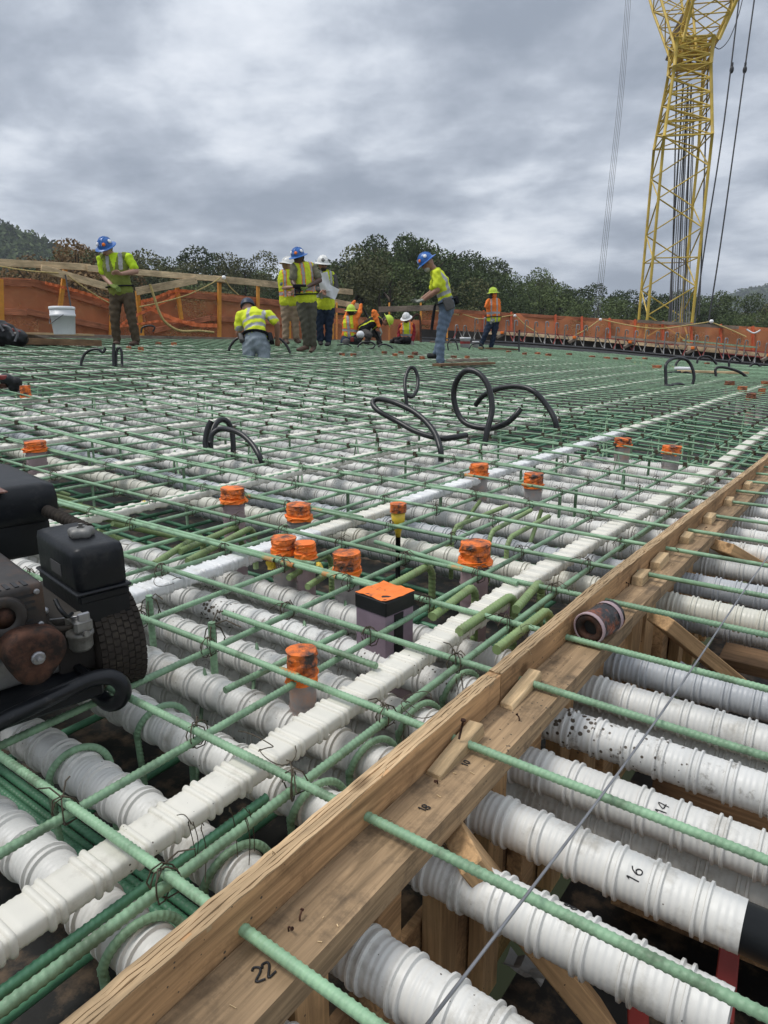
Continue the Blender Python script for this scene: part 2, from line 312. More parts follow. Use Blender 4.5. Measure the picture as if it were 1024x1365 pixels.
# ------------------------------------------------------------------ ground, hills, woodland
GZ = -8.5
def sheet(name, x0, x1, y0, y1, zf, mat_, nx=2, ny=2):
    xs, ys = np.linspace(x0, x1, nx), np.linspace(y0, y1, ny); XX, YY = np.meshgrid(xs, ys)
    v = np.stack([XX, YY, zf(XX, YY)], -1).reshape(-1, 3); i = (np.arange(ny-1)[:, None]*nx + np.arange(nx-1)[None]).ravel()
    return G().add(v, np.stack([i, i+1, i+nx+1, i+nx], 1), 0, True).obj(name, mat_)
tag(sheet('ground', -3000, 3000, -3000, 3000, lambda x, y: GZ + 0*x, M['terrain']), kind='structure')
FW = np.array([-SYAW, CYAW, 0]); RT = np.array([CYAW, SYAW, 0])          # level forward and right of the view
def cr(r_, f_, z=0.): return RT*r_ + FW*f_ + np.array([0, 0, z])
def hill(name, pts, depth, mat_, nleaf, lsize):
    # a ridge running across the view: (right, height) stations at one distance, falling off in front and behind
    p = spl([(a, b, 0) for a, b in pts], 10); n = len(p); prof = [(-1, 0), (-.6, .35), (-.3, .75), (0, 1), (.4, .7), (1, 0)]
    v = np.array([cr(a, depth + q*depth*.35, GZ-1 + (b-GZ)*h) for a, b, _ in p for q, h in prof]); k = len(prof)
    i = (np.arange(n-1)[:, None]*k + np.arange(k-1)[None]).ravel()
    tag(G().add(v, np.stack([i, i+k, i+k+1, i+1], 1), 0, True).obj(name, M['terrain']), kind='structure')
    g = G(); a = nr.uniform(0, n-1.01, nleaf); q = nr.uniform(0, 3.2, nleaf); vv = v.reshape(n, k, 3)
    ia, iq = a.astype(int), q.astype(int); fa, fq = (a-ia)[:, None], (q-iq)[:, None]
    c = (vv[ia, iq]*(1-fa)+vv[ia+1, iq]*fa)*(1-fq) + (vv[ia, iq+1]*(1-fa)+vv[ia+1, iq+1]*fa)*fq
    clump = nr.normal(0, 1, nleaf)*lsize*.5; c[:, 2] += np.abs(clump)+lsize*.3
    leaf_quads(g, c, lsize*nr.uniform(.6, 1.3, nleaf), mi=(np.sin(c[:, 0]*.08)+np.cos(c[:, 1]*.11)+nr.normal(0, .5, nleaf) > .4).astype(int))
    return tag(g.obj('distant_woodland', [M['leaf0'], M['leaf1']]), 'wooded slope of a far hill on the skyline', 'woodland', kind='stuff')
def leaf_quads(g, c, s, mi=0, flat=.0):
    n = len(c); s = np.broadcast_to(s, (n,))[:, None]
    a = nr.normal(0, 1, (n, 3)); a /= np.linalg.norm(a, axis=1)[:, None]; b = np.cross(a, nr.normal(0, 1, (n, 3))); b /= np.linalg.norm(b, axis=1)[:, None]
    v = np.stack([c-a*s*.5, c+b*s*.32, c+a*s*.5, c-b*s*.32], 1)
    f = np.arange(n*4).reshape(n, 4)
    if np.ndim(mi) == 0: g.add(v, f, mi)
    else:
        g.add(v, f[mi == 0], 0)
        for k in range(1, int(mi.max())+1): g.f.append((f[mi == k] + g.n - n*4, k, False))
hill('left_hill', [(-330, 72), (-260, 68), (-205, 59), (-185, 55), (-165, 47), (-147, 40), (-110, 28), (-50, 12), (20, 2)], 330, None, 30000, 2.6)
hill('right_hill', [(180, 6), (330, 20), (420, 44), (465, 60), (520, 63), (620, 60), (800, 76)], 900, None, 30000, 4.5)

def crown(kind, seed):
    q = np.random.default_rng(seed); g = G()
    nl = {'round': 34, 'tall': 30, 'bush': 30, 'airy': 26}[kind]; lobes = []
    for i in range(nl):
        h = q.uniform(.08, 1.0) if kind != 'airy' else q.uniform(.25, 1.0)
        wd = {'round': .36*math.sqrt(max(.02, 1-((h-.55)/.5)**2)), 'tall': .24*math.sqrt(max(.03, 1-((h-.45)/.58)**2)),
              'bush': .42*math.sqrt(max(.02, 1-((h-.4)/.62)**2)), 'airy': .3*math.sqrt(max(.03, 1-((h-.65)/.42)**2))}[kind]
        a = q.uniform(0, 2*PI); r = wd*math.sqrt(q.uniform(.15, 1))
        lobes.append((r*math.cos(a), r*math.sin(a), h, q.uniform(.07, .125)))
    for x, y, z, r in lobes:
        n = int(560*(r/.1)**2); d = q.normal(0, 1, (n, 3)); d /= np.linalg.norm(d, axis=1)[:, None]
        d *= (q.uniform(.35, 1.03, n)**.5)[:, None]; c = np.array([x, y, z*.94]) + d*r*np.array([1, 1, .82])
        c[:, 2] = np.clip(c[:, 2], .0, 1.03)
        leaf_quads(g, c, q.uniform(.011, .024, n)*(.9 if kind != 'airy' else .75))
    return g
def trunk(seed):
    q = np.random.default_rng(seed); g = G(); g.tube([(0, 0, 0), (.006, 0, .3), (0, .008, .6), (.004, 0, .9)], [.022, .017, .011, .004], 7, smooth=True)
    for i in range(9):
        z = q.uniform(.3, .8); a = q.uniform(0, 2*PI); l = q.uniform(.12, .26)
        g.tube([(0, 0, z), (math.cos(a)*l*.5, math.sin(a)*l*.5, z+.05), (math.cos(a)*l, math.sin(a)*l, z+.14)], [.008, .005, .002], 5)
    return g
kinds = [('round', 1), ('round', 2), ('tall', 3), ('bush', 4), ('bush', 5), ('airy', 6), ('round', 8)]
CR = {}; TRK = [trunk(k).mesh('trunk', M['bark']) for k in (1, 2, 3)]
def tree(px, top, D, ki, leaf, label, wscale=1., group='trees of the forest line'):
    g = cr((px-CX)/F*D*math.cos(PITCH)*1.0, D); b = g + np.array([0, 0, GZ]); hgt = (452-top)/F*D*math.cos(PITCH)**1*.97 + H - GZ
    t = thing('forest_tree', b, label, 'tree', group); t.rotation_euler.z = rnd.uniform(0, 6.28); t.scale = (hgt*wscale, hgt*wscale, hgt)
    key = (ki, leaf)
    if key not in CR: CR[key] = crown(*kinds[ki]).mesh('crown', M[leaf])
    for nme, me in (('trunk', rnd.choice(TRK)), ('crown', CR[key])):
        o = bpy.data.objects.new(nme, me); C.objects.link(o); o.parent = t
    return t
LM = [(15, 'the black bag'), (86, 'the white bucket'), (165, 'the left worker'), (240, 'the round rail lamp'), (340, 'the bending worker'), (405, 'the standing group'), (500, 'the crouching crew'), (585, 'the man in blue jeans'), (652, 'the worker in orange'), (735, 'the bare middle of the far netting'), (800, 'the thin crane lines'), (885, 'the crane'), (945, 'the black pendant ropes'), (1010, 'the far right netting')]
HUE = {'leaf0': 'very dark green', 'leaf1': 'mid green', 'leaf2': 'olive'}
def LBL(x, lf, row):
    lx, nm = min(LM, key=lambda q: abs(q[0]-x)); sd = 'just left of' if x < lx-9 else 'just right of' if x > lx+9 else 'straight above'
    return f'{HUE[lf]} {row} forest tree {sd} {nm}'
sky_line = [(-60, 350), (0, 350), (40, 348), (82, 338), (98, 326), (130, 328), (185, 336), (240, 334), (290, 334), (330, 354), (380, 352), (425, 350), (470, 326), (515, 311), (555, 313), (600, 335), (650, 345), (690, 352), (740, 368), (790, 372), (840, 376), (890, 376), (940, 377), (985, 392), (1040, 402), (1090, 402)]
def top_at(x):
    for (a, b), (c, d) in zip(sky_line, sky_line[1:]):
        if a <= x <= c: return b + (d-b)*(x-a)/(c-a)
    return 350
seq = ['leaf0', 'leaf1', 'leaf1', 'leaf0', 'leaf2', 'leaf1', 'leaf0']; ii = 0
for D, x0, st, lower in ((96, -70, 36, -2), (84, -52, 40, 12), (70, -60, 44, 30)):
    x = x0
    while x < 1090:
        ii += 1; lf = seq[(ii*3+int(D)) % 7]; ki = [0, 1, 2, 3, 6, 4, 0, 5, 3][(ii*5+int(D)//3) % 9]
        tree(x + rnd.uniform(-8, 8), top_at(x) + 9 + lower + rnd.uniform(-5, 8), D + rnd.uniform(-5, 5), ki, lf, LBL(x, lf, {96: 'back row', 84: 'middle row', 70: 'front row'}[D]), rnd.uniform(.85, 1.15))
        x += st*rnd.uniform(.85, 1.15)
tree(112, 324, 62, 0, 'leaf3', 'rusty brown autumn tree left of the worker at the bucket', 1.)
tree(62, 340, 60, 3, 'leaf3', 'low reddish autumn tree at the foot of the left hill', .9, None)
tree(160, 333, 64, 1, 'leaf2', 'yellowish olive tree right beside the rusty autumn tree', .9, None)
tree(520, 315, 76, 6, 'leaf0', 'tallest dark tree standing above the forest line near the middle', .8, None)
tree(562, 321, 78, 2, 'leaf0', 'tall dark narrow tree right beside the tallest dark tree', 1.1, None)
tree(505, 345, 58, 3, 'leaf2', 'broad olive bush tree in front of the tallest dark tree', 1., None)
tree(25, 352, 62, 4, 'leaf3', 'low reddish brown tree at the far left behind the black bag', .9, None)
tree(330, 342, 74, 5, 'leaf2', 'thin see-through tree with sparse twigs in the forest gap', .9, None)

# ------------------------------------------------------------------ deck floor and pit floor
XL, XR, YF = -11.75, -.484, 22.5
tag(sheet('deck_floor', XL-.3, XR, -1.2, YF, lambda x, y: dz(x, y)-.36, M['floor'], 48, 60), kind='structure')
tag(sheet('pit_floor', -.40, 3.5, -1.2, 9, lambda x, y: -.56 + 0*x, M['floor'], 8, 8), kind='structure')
g = G()
for a, b, z in ((XL-.3, XR, 0.),):
    ys = np.linspace(-1.2, YF, 40)
    for xx, sgn in ((XL-.3, 1),):
        v = np.concatenate([np.stack([np.full(40, xx), ys, dz(np.full(40, xx), ys)-.36], 1), np.stack([np.full(40, xx), ys, dz(np.full(40, xx), ys)-1.6], 1)])
        i = np.arange(39); g.add(v, np.stack([i, i+1, i+41, i+40], 1))
tag(g.obj('deck_side', M['lumdark']), kind='structure')

# ------------------------------------------------------------------ reinforcement
def rebar(g, pts, r, near=True, seg=9, pitch=None, lim=1.9, mi=0):
    pitch = pitch or r*1.35
    # deformed bar along a path: helical ribs where it is close to the eye, plain further off
    p = V(pts); L = np.concatenate([[0], np.cumsum(np.linalg.norm(np.diff(p, axis=0), axis=1))])
    fn = lambda s: np.stack([np.interp(s, L, p[:, k]) for k in range(3)], 1)
    s = np.arange(0, L[-1], .05); d = np.linalg.norm(fn(s)-EYE, axis=1); nearm = (d < lim) if near else np.zeros(len(s), bool)
    edges = [0] + [i for i in range(1, len(s)) if nearm[i] != nearm[i-1]] + [len(s)]
    for a, b in zip(edges, edges[1:]):
        s0, s1 = s[a], (s[b] if b < len(s) else L[-1])
        if s1-s0 < 1e-4: continue
        if nearm[a]:
            ss = np.arange(s0, s1, pitch/5); ss = np.append(ss, s1) if s1-ss[-1] > 1e-4 else ss
            th = np.arange(seg)/seg
            ph = (ss[:, None]/pitch + th[None]*1.0) % 1
            rr = r + np.where(ph < .40, r*.13, 0.) + 0*th
            rr[:, [0, seg//2]] = r*1.06
            g.tube(fn(ss), rr, seg, mi, smooth=True)
        else:
            n = max(2, int((s1-s0)/.3)+1); g.tube(fn(np.linspace(s0, s1, n)), r*1.05, 6, mi, smooth=True)
    return g
def bar_obj(name, pts, r, mat_, label, group=None, near=True, cat='rebar', lim=1.9):
    p0 = tuple(pts[0]); return tag(rebar(G(), pts, r, near, lim=lim).obj(name, mat_, None, p0), label, cat, group)
TY = [-.06, .16, .38, .60, .82, 1.055, 1.28, 1.53, 1.79, 2.08, 2.38, 2.68, 3.02]
while TY[-1] < 21.5: TY.append(TY[-1] + .285)
LX = [-.592, -.80, -1.035]
while LX[-1] > -11.2: LX.append(LX[-1] - .235)
ordn = ['nearest', 'second nearest', 'third nearest', 'fourth nearest', 'fifth nearest', 'sixth nearest', 'seventh nearest', 'eighth nearest', 'ninth nearest']
TB = []
ORD = 'tenth eleventh twelfth thirteenth fourteenth fifteenth sixteenth seventeenth eighteenth nineteenth twentieth twenty-first twenty-second twenty-third'.split()
def edgeY(x): return 19.2 if x < -9.5 else 21.9 - .0 - max(0, (x+5.5))*.42 if x > -7 else 21.9 - (-7-x)*1.0
for i, y in enumerate(TY):
    xs = np.arange(1.35 if y < 4.5 else XR+.0, XL+.25, -.22); jig = rnd.uniform(-.010, .010)
    if y > 4.5: xs = np.arange(XR-.02, XL+.25, -.22)
    keep = [x for x in xs if y < edgeY(x)]
    if len(keep) < 2: continue
    xs = np.array(keep); yy = y + jig*np.sin(xs*1.7)
    pts = np.stack([xs, yy, dz(xs, yy) + .003*np.sin(xs*2.3+i)], 1)
    if i < 1: lb = 'green transverse rebar lowest in view at the bottom left corner'
    elif i < 10: lb = f'green transverse rebar, {ordn[i-1]} one running through the plywood edge board'
    elif i < 24: lb = f'{ORD[i-10]} transverse green rebar of the top mat counting upwards from the bottom'
    else: lb = 'green transverse rebar in the far dense part of the top mat'
    TB.append((y, bar_obj('rebar', pts, .0061, M['bar'], lb, 'transverse rebars of the top mat')))
for i, x in enumerate(LX):
    y1 = edgeY(x); ys = np.arange(-.25, y1, .25); jig = rnd.uniform(-.006, .006)
    xx = x + jig*np.sin(ys*1.3); pts = np.stack([xx, ys, dz(xx, ys) - .0165], 1)
    lb = f'green longitudinal rebar, {["first", "second", "third"][i]} one left of the plywood edge board' if i < 3 else f'{ordn[i]} longitudinal green rebar counting leftwards from the plywood edge board'.replace(' nearest', '') if i < 9 else 'green longitudinal rebar in the wide left part of the top mat'
    bar_obj('rebar', pts, .0063 if i else .0068, M['bar'], lb, 'longitudinal rebars of the top mat')
# two laps lying beside the first bars and short spare lengths
for (x, y0, y1, z) in ((-.60, 2.1, 3.6, -.034), (-1.62, 1.0, 3.4, -.034)):
    ys = np.arange(y0, y1, .1); bar_obj('lap_rebar', np.stack([0*ys+x, ys, dz(0*ys+x, ys)+z], 1), .0056, M['bar'], {-.618: 'green lap bar tucked under the bar nearest the edge board', -.60: 'green lap bar beside the edge board further up', -1.62: 'green lap bar under the white flat duct in mid view'}[x])
for n_, (a, b, lb) in enumerate((((298, 816), (502, 888), 'short green bar with cut ends beside the taped pipe stub'), ((300, 920), (460, 842), 'short slanting green bar left of the taped pipe stub'),
                                 ((333, 737), (420, 752), 'short green bar running past two orange taped pipe stubs'), ((500, 722), (690, 778), 'short green bar in front of the orange stub on its own'))):
    p, q = PZ(*a, -.001 if n_ != 1 else -.018), PZ(*b, -.001 if n_ != 1 else -.018); bar_obj('short_rebar', np.linspace(p, q, 12), .0062, M['bar'], lb)
for n_, (i, x0, x1) in enumerate(((6, -.9, -3.4), (8, -1.4, -4.6), (9, -2.2, -5.5), (10, -.7, -3.1), (12, -1.2, -4.8), (13, -3.0, -7.0), (15, -1.0, -5.0), (17, -2.0, -6.5), (20, -3.5, -8.0), (22, -1.5, -6.0))):
    xs = np.arange(x0, x1, -.1); yy = TY[i] + .0165 + .002*np.sin(xs*3); bar_obj('lap_rebar', np.stack([xs, yy, dz(xs, yy) + .001 + .003*np.sin(xs*2.3+i)], 1), .0060, M['bar'], f'green lap bar lying tight against a transverse bar, {ordn[n_] if n_ < 9 else "tenth nearest"} one', 'lap bars of the top mat')
q = PZ(25, 1072, -.26); q2 = PZ(20, 1215, -.2)
for k in range(3):
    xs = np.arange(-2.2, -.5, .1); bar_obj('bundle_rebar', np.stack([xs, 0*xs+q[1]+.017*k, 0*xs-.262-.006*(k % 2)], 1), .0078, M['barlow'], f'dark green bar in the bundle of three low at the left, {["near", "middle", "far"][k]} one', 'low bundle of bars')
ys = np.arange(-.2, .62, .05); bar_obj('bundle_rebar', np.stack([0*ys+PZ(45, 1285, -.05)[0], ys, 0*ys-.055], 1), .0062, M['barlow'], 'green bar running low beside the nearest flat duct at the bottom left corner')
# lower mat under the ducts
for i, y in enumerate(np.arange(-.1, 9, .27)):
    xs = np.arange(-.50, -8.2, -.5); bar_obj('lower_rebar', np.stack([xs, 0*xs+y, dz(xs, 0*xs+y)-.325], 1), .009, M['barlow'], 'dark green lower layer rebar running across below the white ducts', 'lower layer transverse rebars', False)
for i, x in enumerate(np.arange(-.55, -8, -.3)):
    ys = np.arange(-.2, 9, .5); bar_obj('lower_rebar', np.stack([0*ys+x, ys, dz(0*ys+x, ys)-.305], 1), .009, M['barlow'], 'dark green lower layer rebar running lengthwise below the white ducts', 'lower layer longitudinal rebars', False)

# tie wires at the crossings: parts of the transverse bar they hold
def tie_mesh(seed):
    q = np.random.default_rng(seed); g = G(); a = np.linspace(0, 2*PI, 9)
    for k in range(3):
        d = nrm([1, 1 if (k+seed) % 2 else -1, 0]); d = nrm(d + q.normal(0, .25, 3)*[1, 1, 0]); of = q.normal(0, .003, 3)
        g.tube(np.stack([d*math.cos(t)*(.0165+q.normal(0, .0012)) + np.array([0, 0, -.0085 + .0205*math.sin(t)]) + of for t in a]), .0012, 3, cap=False)
    for k in range(2):
        e = q.normal(0, 1, 3)*[.022, .022, .008]; g.tube([(0, 0, .011), e*.5+[0, 0, .016], e+[0, 0, .005]], .0012, 3)
    return g.mesh('tie_wire', M['tie'])
TM = [tie_mesh(k) for k in range(5)]; far = G(); nb = 0
for y, o in TB:
    for x in LX:
        d = math.hypot(x, y); zz = DZ(x, y)
        if y < .2 or rnd.random() < .12: continue
        if d < 3.6 and x > -3.2:
            t = link('tie_wire', rnd.choice(TM), o, Matrix.Translation((x, y, zz)) @ Matrix.Rotation(rnd.choice([0, PI/2, PI, -PI/2])+rnd.uniform(-.3, .3), 4, 'Z') @ Matrix.Diagonal((1.05, 1.05, 1.05, 1)))
        elif d < 8 and rnd.random() < .8: far.box((x + rnd.uniform(-.006, .006), y, zz-.004), (.020, .017, .027), R=frame((1, rnd.uniform(-1, 1), 0)))
tag(far.obj('tie_wires', M['tie']), 'twisted tie wires at the crossings of the more distant bars', 'tie wires', kind='stuff')
# long loose wire ends hanging by the edge board, and curls on the flat duct
for n_, (px, py) in enumerate(((262, 1105), (318, 1090), (535, 950), (612, 905), (690, 842), (760, 790), (842, 712), (880, 690))):
    p, _ = S(px, py); g = G()
    for k in range(3):
        a = p + nr.normal(0, .008, 3); g.tube(spl([a+[0, 0, .006], a+[.003, .003, -.025], a+np.array([nr.normal(0, .006), nr.normal(0, .006), -.065])], 4), .0007, 3)
        b = a + nr.normal(0, .016, 3)*[1, 1, .2]; g.tube(spl([a, (a+b)/2+[0, 0, .008], b], 4), .0007, 3)
    tag(g.obj('loose_tie_wire', M['tie']), 'loose ends of dark tie wire dangling beside the plywood edge board', 'tie wire', 'loose tie wires by the edge board')
for n_, (px, py, lb) in enumerate(((355, 1000, 'loose curl of tie wire lying on the ribbed flat duct near the bottom'), (565, 940, 'loop of tie wire by the flat duct above the edge board'), (222, 775, 'loop of tie wire beside the black fuel tank'), (790, 690, 'dark tie wire curl on the flat duct further up'))):
    p, _ = S(px, py, .004); g = G()
    for k in range(2):
        a0 = rnd.uniform(0, 6.3); c_ = p + nr.normal(0, .012, 3)*[1, 1, 0]; q = [c_ + np.array([math.cos(a0+t)*(.012+.011*t), math.sin(a0+t)*(.010+.006*t), .003+.006*math.sin(t*2)]) for t in np.linspace(0, 3.6, 14)]; g.tube(q, .0009, 4)
    tag(g.obj('loose_tie_wire', M['tie']), lb, 'tie wire')

# ------------------------------------------------------------------ round ducts
R0 = .0335
def duct_prof(x0, x1, fine):
    per = .056; xs, rs = [], []; n0 = int(math.floor(x0/per))-1
    pat = [(0, 0), (.0016, .0044), (.0046, .0044), (.0062, .0006), (.0120, .0006), (.0136, .0044), (.0166, .0044), (.0182, 0), (.0245, 0), (.0255, .0005), (.029, .0005), (.030, 0), (.0335, 0), (.0345, .0005), (.038, .0005), (.039, 0), (.0425, 0), (.0435, .0005), (.047, .0005), (.048, 0), (.052, 0)] if fine else [(0, .0), (.0015, .0042), (.0165, .0042), (.018, 0), (.040, .0006)]
    k = n0
    while k*per < x1:
        for a, b in pat:
            x = k*per + a
            if x0 < x < x1: xs.append(x); rs.append(R0+b)
        k += 1
    return np.array([x0]+xs+[x1]), np.array([R0]+rs+[R0])
def duct_geo(x0, x1, nx0=-2.3):
    g = G()
    def seg(a, b, fine, sg):
        x, r = duct_prof(a, b, fine); g.tube(np.stack([x, 0*x, dz(x, 0*x)], 1), r, sg, 0, cap=False, smooth=fine)
    if x1 > nx0: seg(max(x0, nx0), x1, True, 30)
    if x0 < nx0: seg(x0, min(nx0, x1), False, 14)
    return g
def auto(me):
    me.polygons.foreach_set('use_smooth', np.ones(len(me.polygons), bool)); me.set_sharp_from_angle(angle=math.radians(48)); return me
DM = {}
def duct(y, zc, x0, x1, mat_, label, rot=0., group='round corrugated ducts', yfun=True):
    key = (round(x0, 2), round(x1, 2), mat_)
    if key not in DM: DM[key] = auto(duct_geo(x0, x1).mesh('round_duct', M[mat_]))
    zz = zc - (.03*min(max(y-1.6, 0), 2.6) + .006*max(y-4.2, 0))*.75
    o = link('round_duct', DM[key], None, Matrix.Translation((rnd.uniform(-.02, .02), y, zz)))
    return tag(o, label, 'duct', group)
near_d = [(.37, -.12, .3, 'duct', 'round white duct cut off at the bottom edge right of the number 22'),
          (.52, -.12, .3, 'duct', 'round white duct with a stained ridge, just above the bottom edge'), (.69, -.12, -.055, 'duct', 'round white duct marked 8 with a cut end at the lower right'), (.835, -.12, -.058, 'duct', 'round white duct marked 16 ending on a black sleeve'),
          (.985, -.12, .9, 'duct', 'round white duct marked 14 below the soiled duct'), (1.145, -.122, .05, 'ductdirty', 'round white duct splashed with brown mud outside the edge board'),
          (1.305, -.12, .9, 'duct', 'clean round white duct above the mud splashed one'), (1.47, -.125, .9, 'ductgrey', 'light grey round duct next below the wrapped pipe coupler'),
          (1.93, -.12, .9, 'ductcream', 'cream coloured round duct below the edge board wedges'), (2.17, -.125, .9, 'ductgrey', 'grey round duct just above the cream coloured one')]
for y, z, x1, m_, lb in near_d: duct(y, z, -6.2 if y != 1.47 else -.6, x1, m_, lb)
for y in (2.42, 2.66, 2.9, 3.14, 3.38, 3.62, 3.88, 4.14, 4.4):
    duct(y, -.125, -6.2, .9, 'duct', f'white round duct in the tight far band by the edge board, {ordn[round((y-2.42)/.245)]} one', 0, 'round ducts in the far band')
for y in (4.75, 5.2, 5.6, 6.1, 6.6, 7.3):
    duct(y, -.125, -7.2, -2.6, 'duct', 'white round duct half hidden under the bars in the left middle', 0, 'round ducts in the far left band')
# second layer underneath
for i, (y, x0, x1, m_) in enumerate(((.835, -4.2, -.52, 'duct'), (.985, -4.2, .3, 'duct'), (1.145, -4.2, -.52, 'duct'), (1.305, -4.2, .3, 'duct'), (1.62, -.55, .9, 'ductgrey'), (2.05, -4.2, .9, 'ductgrey'))):
    duct(y+.025, -.192 if y < 1.5 else -.21, x0, x1, m_, f'lower white round duct shaded beneath the upper row, {ordn[i]} one', 0, 'lower layer round ducts')
# black sleeve on the duct marked 16
g = G(); g.tube([(-.10, .835, -.12), (.30, .835, -.12)], [.0315, .0315], 28, smooth=True)
tag(g.obj('duct_sleeve', M['black']), 'black plastic sleeve running out of the duct marked 16', 'sleeve')
# stroke-drawn hand lettering that lies on a surface
STR = {'8': [[(.5, .5), (.15, .65), (.15, .9), (.5, 1), (.85, .9), (.85, .65), (.5, .5), (.1, .32), (.12, .08), (.5, 0), (.9, .08), (.9, .32), (.5, .5)]],
       '1': [[(.3, .8), (.5, 1), (.5, 0)]], '6': [[(.8, .95), (.4, .75), (.12, .35), (.3, .02), (.75, .05), (.85, .35), (.5, .5), (.15, .3)]],
       '4': [[(.7, 0), (.7, 1), (.08, .35), (.95, .35)]], '2': [[(.1, .8), (.35, 1), (.8, .9), (.75, .6), (.1, .05), (.95, .05)]],
       '0': [[(.5, 0), (.1, .3), (.15, .8), (.5, 1), (.88, .75), (.85, .25), (.5, 0)]], 'S': [[(.9, .9), (.5, 1), (.15, .8), (.5, .52), (.85, .25), (.5, 0), (.1, .12)]]}
def letter(txt, fn, size, parent, r=.0011, name='handwritten_number'):
    g = G()
    for i, ch in enumerate(txt):
        jx, jy, jr = rnd.uniform(-.1, .1), rnd.uniform(-.12, .12), rnd.uniform(-.25, .25)
        for st in STR[ch]: g.tube(np.array([fn((i*1.1 + a + jx + jr*(b-.5) - len(txt)*.57)*size*.62, (b-.5 + jy - jr*(a-.5))*size) for a, b, _ in spl([(a, b, 0) for a, b in st], 4)]), r, 4)
    return link(name, g.mesh(name, M['ink']), parent, Matrix.Identity(4))
ducts = {round(o.location.y, 3): o for o in C.objects if o.name.startswith('round_duct') and o.location.z > -.15}
def on_duct(y, z, x, ang0):
    return lambda u, v: np.array([x - v, y + (R0+.0009)*math.sin(ang0 + u/R0), z + (R0+.0009)*math.cos(ang0 + u/R0)])
for y, (qx, qy), txt in ((.69, (777, 1234), '8'), (.835, (834, 1155), '16'), (.985, (868, 1070), '14')):
    q = PZ(qx, qy, -.089); ox = ducts[y].location.x; x = ox + round((q[0]-ox-.037)/.056)*.056 + .037
    letter(txt, on_duct(y, -.12, x, .55 if txt == '8' else math.asin(max(-.8, min(.8, (q[1]-y)/R0)))), .0155, ducts[y], .0009)
letter('S', on_duct(1.93, -.13, -.36, -.1), .02, ducts[1.93], .0005)

# ------------------------------------------------------------------ flat ribbed ducts
def flat_geo(x, z0, y0, y1, wd=.057, th=.024):
    g = G(); per = .056; c = np.array([(-1, -.35), (-.97, -.72), (-.86, -1), (-.5, -1.04), (.5, -1.04), (.86, -1), (.97, -.72), (1, -.35), (1, .35), (.97, .72), (.86, 1), (.5, 1.04), (-.5, 1.04), (-.86, 1), (-.97, .72), (-1, .35)])
    def run(a, b, fine):
        pat = [(0, 0), (.0015, .0030), (.0035, .0042), (.006, .0042), (.008, .0030), (.0095, .0008), (.0135, .0008), (.015, .0030), (.017, .0042), (.0195, .0042), (.0215, .0030), (.023, 0), (.031, 0), (.033, .0007), (.036, 0), (.041, .0007), (.044, 0), (.049, .0007), (.052, 0)] if fine else [(0, 0), (.004, .0042), (.022, .0042), (.026, 0)]
        ys = [a]; rs = [0]; k = math.floor(a/per)
        while k*per < b:
            for p_, q_ in pat:
                if a < k*per+p_ < b: ys.append(k*per+p_); rs.append(q_)
            k += 1
        ys = np.array(ys+[b]); rs = np.array(rs+[0]); wob = .004*np.sin(ys*2.1+x*9)
        X = x + wob; Z = dz(X, ys) + z0
        v = np.stack([X[:, None] + c[None, :, 0]*(wd/2+rs[:, None]), np.repeat(ys[:, None], 16, 1), Z[:, None] + c[None, :, 1]*(th/2+rs[:, None]*.8)], -1)
        n = len(ys); i = np.arange(n-1)[:, None]*16; j = np.arange(16)[None]; kk = (j+1) % 16
        g.add(v.reshape(-1, 3), np.stack([i+j, i+kk, i+16+kk, i+16+j], -1).reshape(-1, 4), 0, True)
    m = 2.6 if x > -2 else y0
    if m > y0: run(y0, min(m, y1), True)
    if y1 > m: run(m, y1, False)
    return g
FX = [-.69, -1.46, -2.23, -3.0, -3.77, -4.54, -5.31, -6.08, -6.85, -7.62, -8.39, -9.16, -9.93]
fl = ['nearest ribbed white flat duct running beside the plywood edge board', 'second ribbed white flat duct, partly wrapped in white tape, past the fuel tank', 'third ribbed white flat duct from the edge board']
for i, x in enumerate(FX):
    y1 = [9., 14, 15, 16, 16, 16, 16, 15, 14, 13, 11, 9.5, 8][i]
    me = auto(flat_geo(x, -.0245 - (.004 if i else 0), -.2, y1).mesh('flat_duct', M['flat'])); o = link('flat_duct', me, None)
    tag(o, fl[i] if i < 3 else f'{ordn[i]} white flat duct counting leftwards, showing as pale strips under the bars'.replace(' nearest', '') if i < 9 else 'white flat duct showing as pale strips under the far bars', 'duct', 'flat ribbed ducts')
    if i == 1:
        for a, b in ((.86, 1.62), (2.1, 2.9), (4.2, 4.9)):
            auto_ = flat_geo(x, -.0285, a, b, .0615, .0275); v_ = auto_.v[0]; v_ += nr.normal(0, .0005, v_.shape); auto_.obj('tape_wrap', M['tapewhite'], o)

